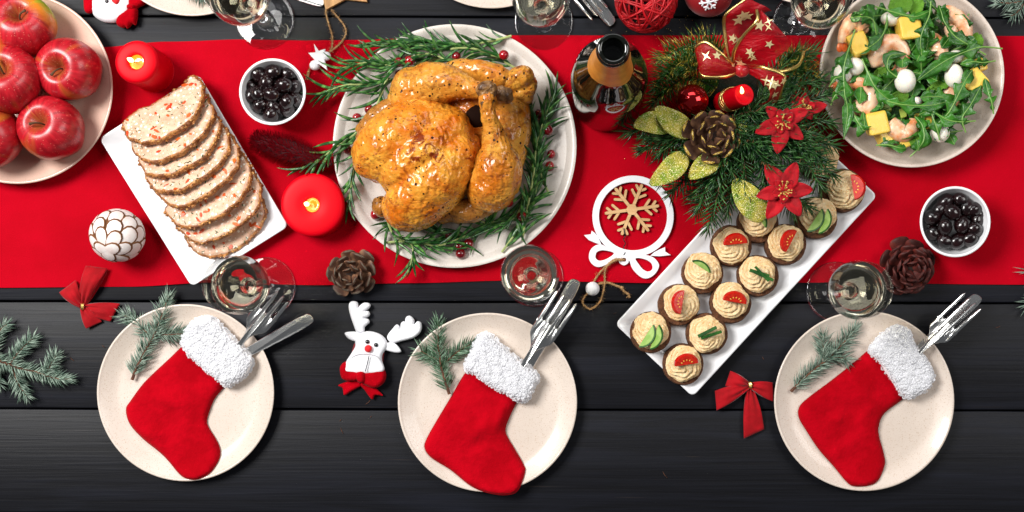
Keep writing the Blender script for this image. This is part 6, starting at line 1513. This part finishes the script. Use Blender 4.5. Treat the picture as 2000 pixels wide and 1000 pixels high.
gauze([((540, 305, .088), (520, 285, .09)), ((470, 330, .100), (470, 240, .110)), ((380, 330, .100), (385, 175, .108)), ((362, 300, .088), (340, 210, .092)), ((420, 270, .070), (420, 230, .072)), ((520, 300, .074), (520, 285, .076))], prints=8, seed=3, edges=(True, True))
gauze([((545, 300, .088), (560, 275, .09)), ((620, 340, .100), (640, 285, .104)), ((660, 390, .096), (725, 320, .104)), ((640, 440, .084), (715, 380, .088)), ((590, 440, .074), (700, 440, .074))], prints=6, seed=4, edges=(False, True))
gauze([((560, 280, .086), (566, 288, .088)), ((680, 298, .092), (684, 306, .092)), ((740, 292, .088), (744, 302, .088)), ((785, 268, .076), (788, 276, .076)), ((800, 215, .06), (806, 217, .06))], name='ribbon_end', nv=3, wav=.0002, seed=5, edges=(True, False))
g = G(); g.ell(lc(540, 298, .092), (.0095, .0085, .008), None, 18, 12, 0, lambda p: p * (1 + .12 * nz(p, 300))); g.obj('ribbon_knot', mat('knotted_organza', lin(170, 8, 22), .4, sheen=.3, coat=.3), ce, sharp=0)

# ---------------------------------------------------------------- specks of gold glitter shed on table and runner
g = G(); r_ = random.Random(99)
for k in range(120):
    if k < 70: x, y = r_.gauss(1340, 70), r_.gauss(48, 22)
    else: x, y = r_.gauss(1420, 180), r_.gauss(260, 150)
    if y < 2: y = 4
    z = .0004 if y < 66 else ZR - .0002
    p = W(x, y, z); q = r_.uniform(.0002, .0006); a = r_.uniform(0, 3); M = Euler((0, 0, a)).to_matrix()
    g2 = G(); g2.prism([(-q, -q * .7), (q, -q * .8), (q * .8, q), (-q * .6, q * .8)], 0, .0003); g.add([M @ Vector(v) + p for v in g2.v], g2.f)
o = g.obj('glitter_specks', M_gold, None, stuff=True, sharp=0); o['label'] = 'tiny gold glitter specks scattered round the centrepiece'; o['category'] = 'glitter'

# ---------------------------------------------------------------- needles and crumbs fallen on the boards
g = G(); r_ = random.Random(314)
for k in range(24):
    x, y = r_.choice([(120, 760), (240, 700), (560, 690), (820, 730), (1540, 700), (1470, 735), (1180, 640), (1960, 620), (650, 830), (1300, 900)]); x += r_.gauss(0, 55); y += r_.gauss(0, 40)
    if y < 572 or any(math.hypot(x - a, y - b_) < 182 for a, b_ in ((362, 767), (952, 786), (1688, 783))): continue
    p = W(x, y, .0006); a = r_.uniform(0, 6.28); L = r_.uniform(.0012, .006); d = Vector((math.cos(a), math.sin(a), 0)) * L
    g.tube([p - d, p + Vector((-d.y, d.x, 0)) * .1, p + d], [.0003, .0004, .0001], 4)
o = g.obj('fallen_needles', M_bark, None, stuff=True, sharp=0); o['label'] = 'few dry needles and crumbs fallen on the dark planks'; o['category'] = 'crumbs'
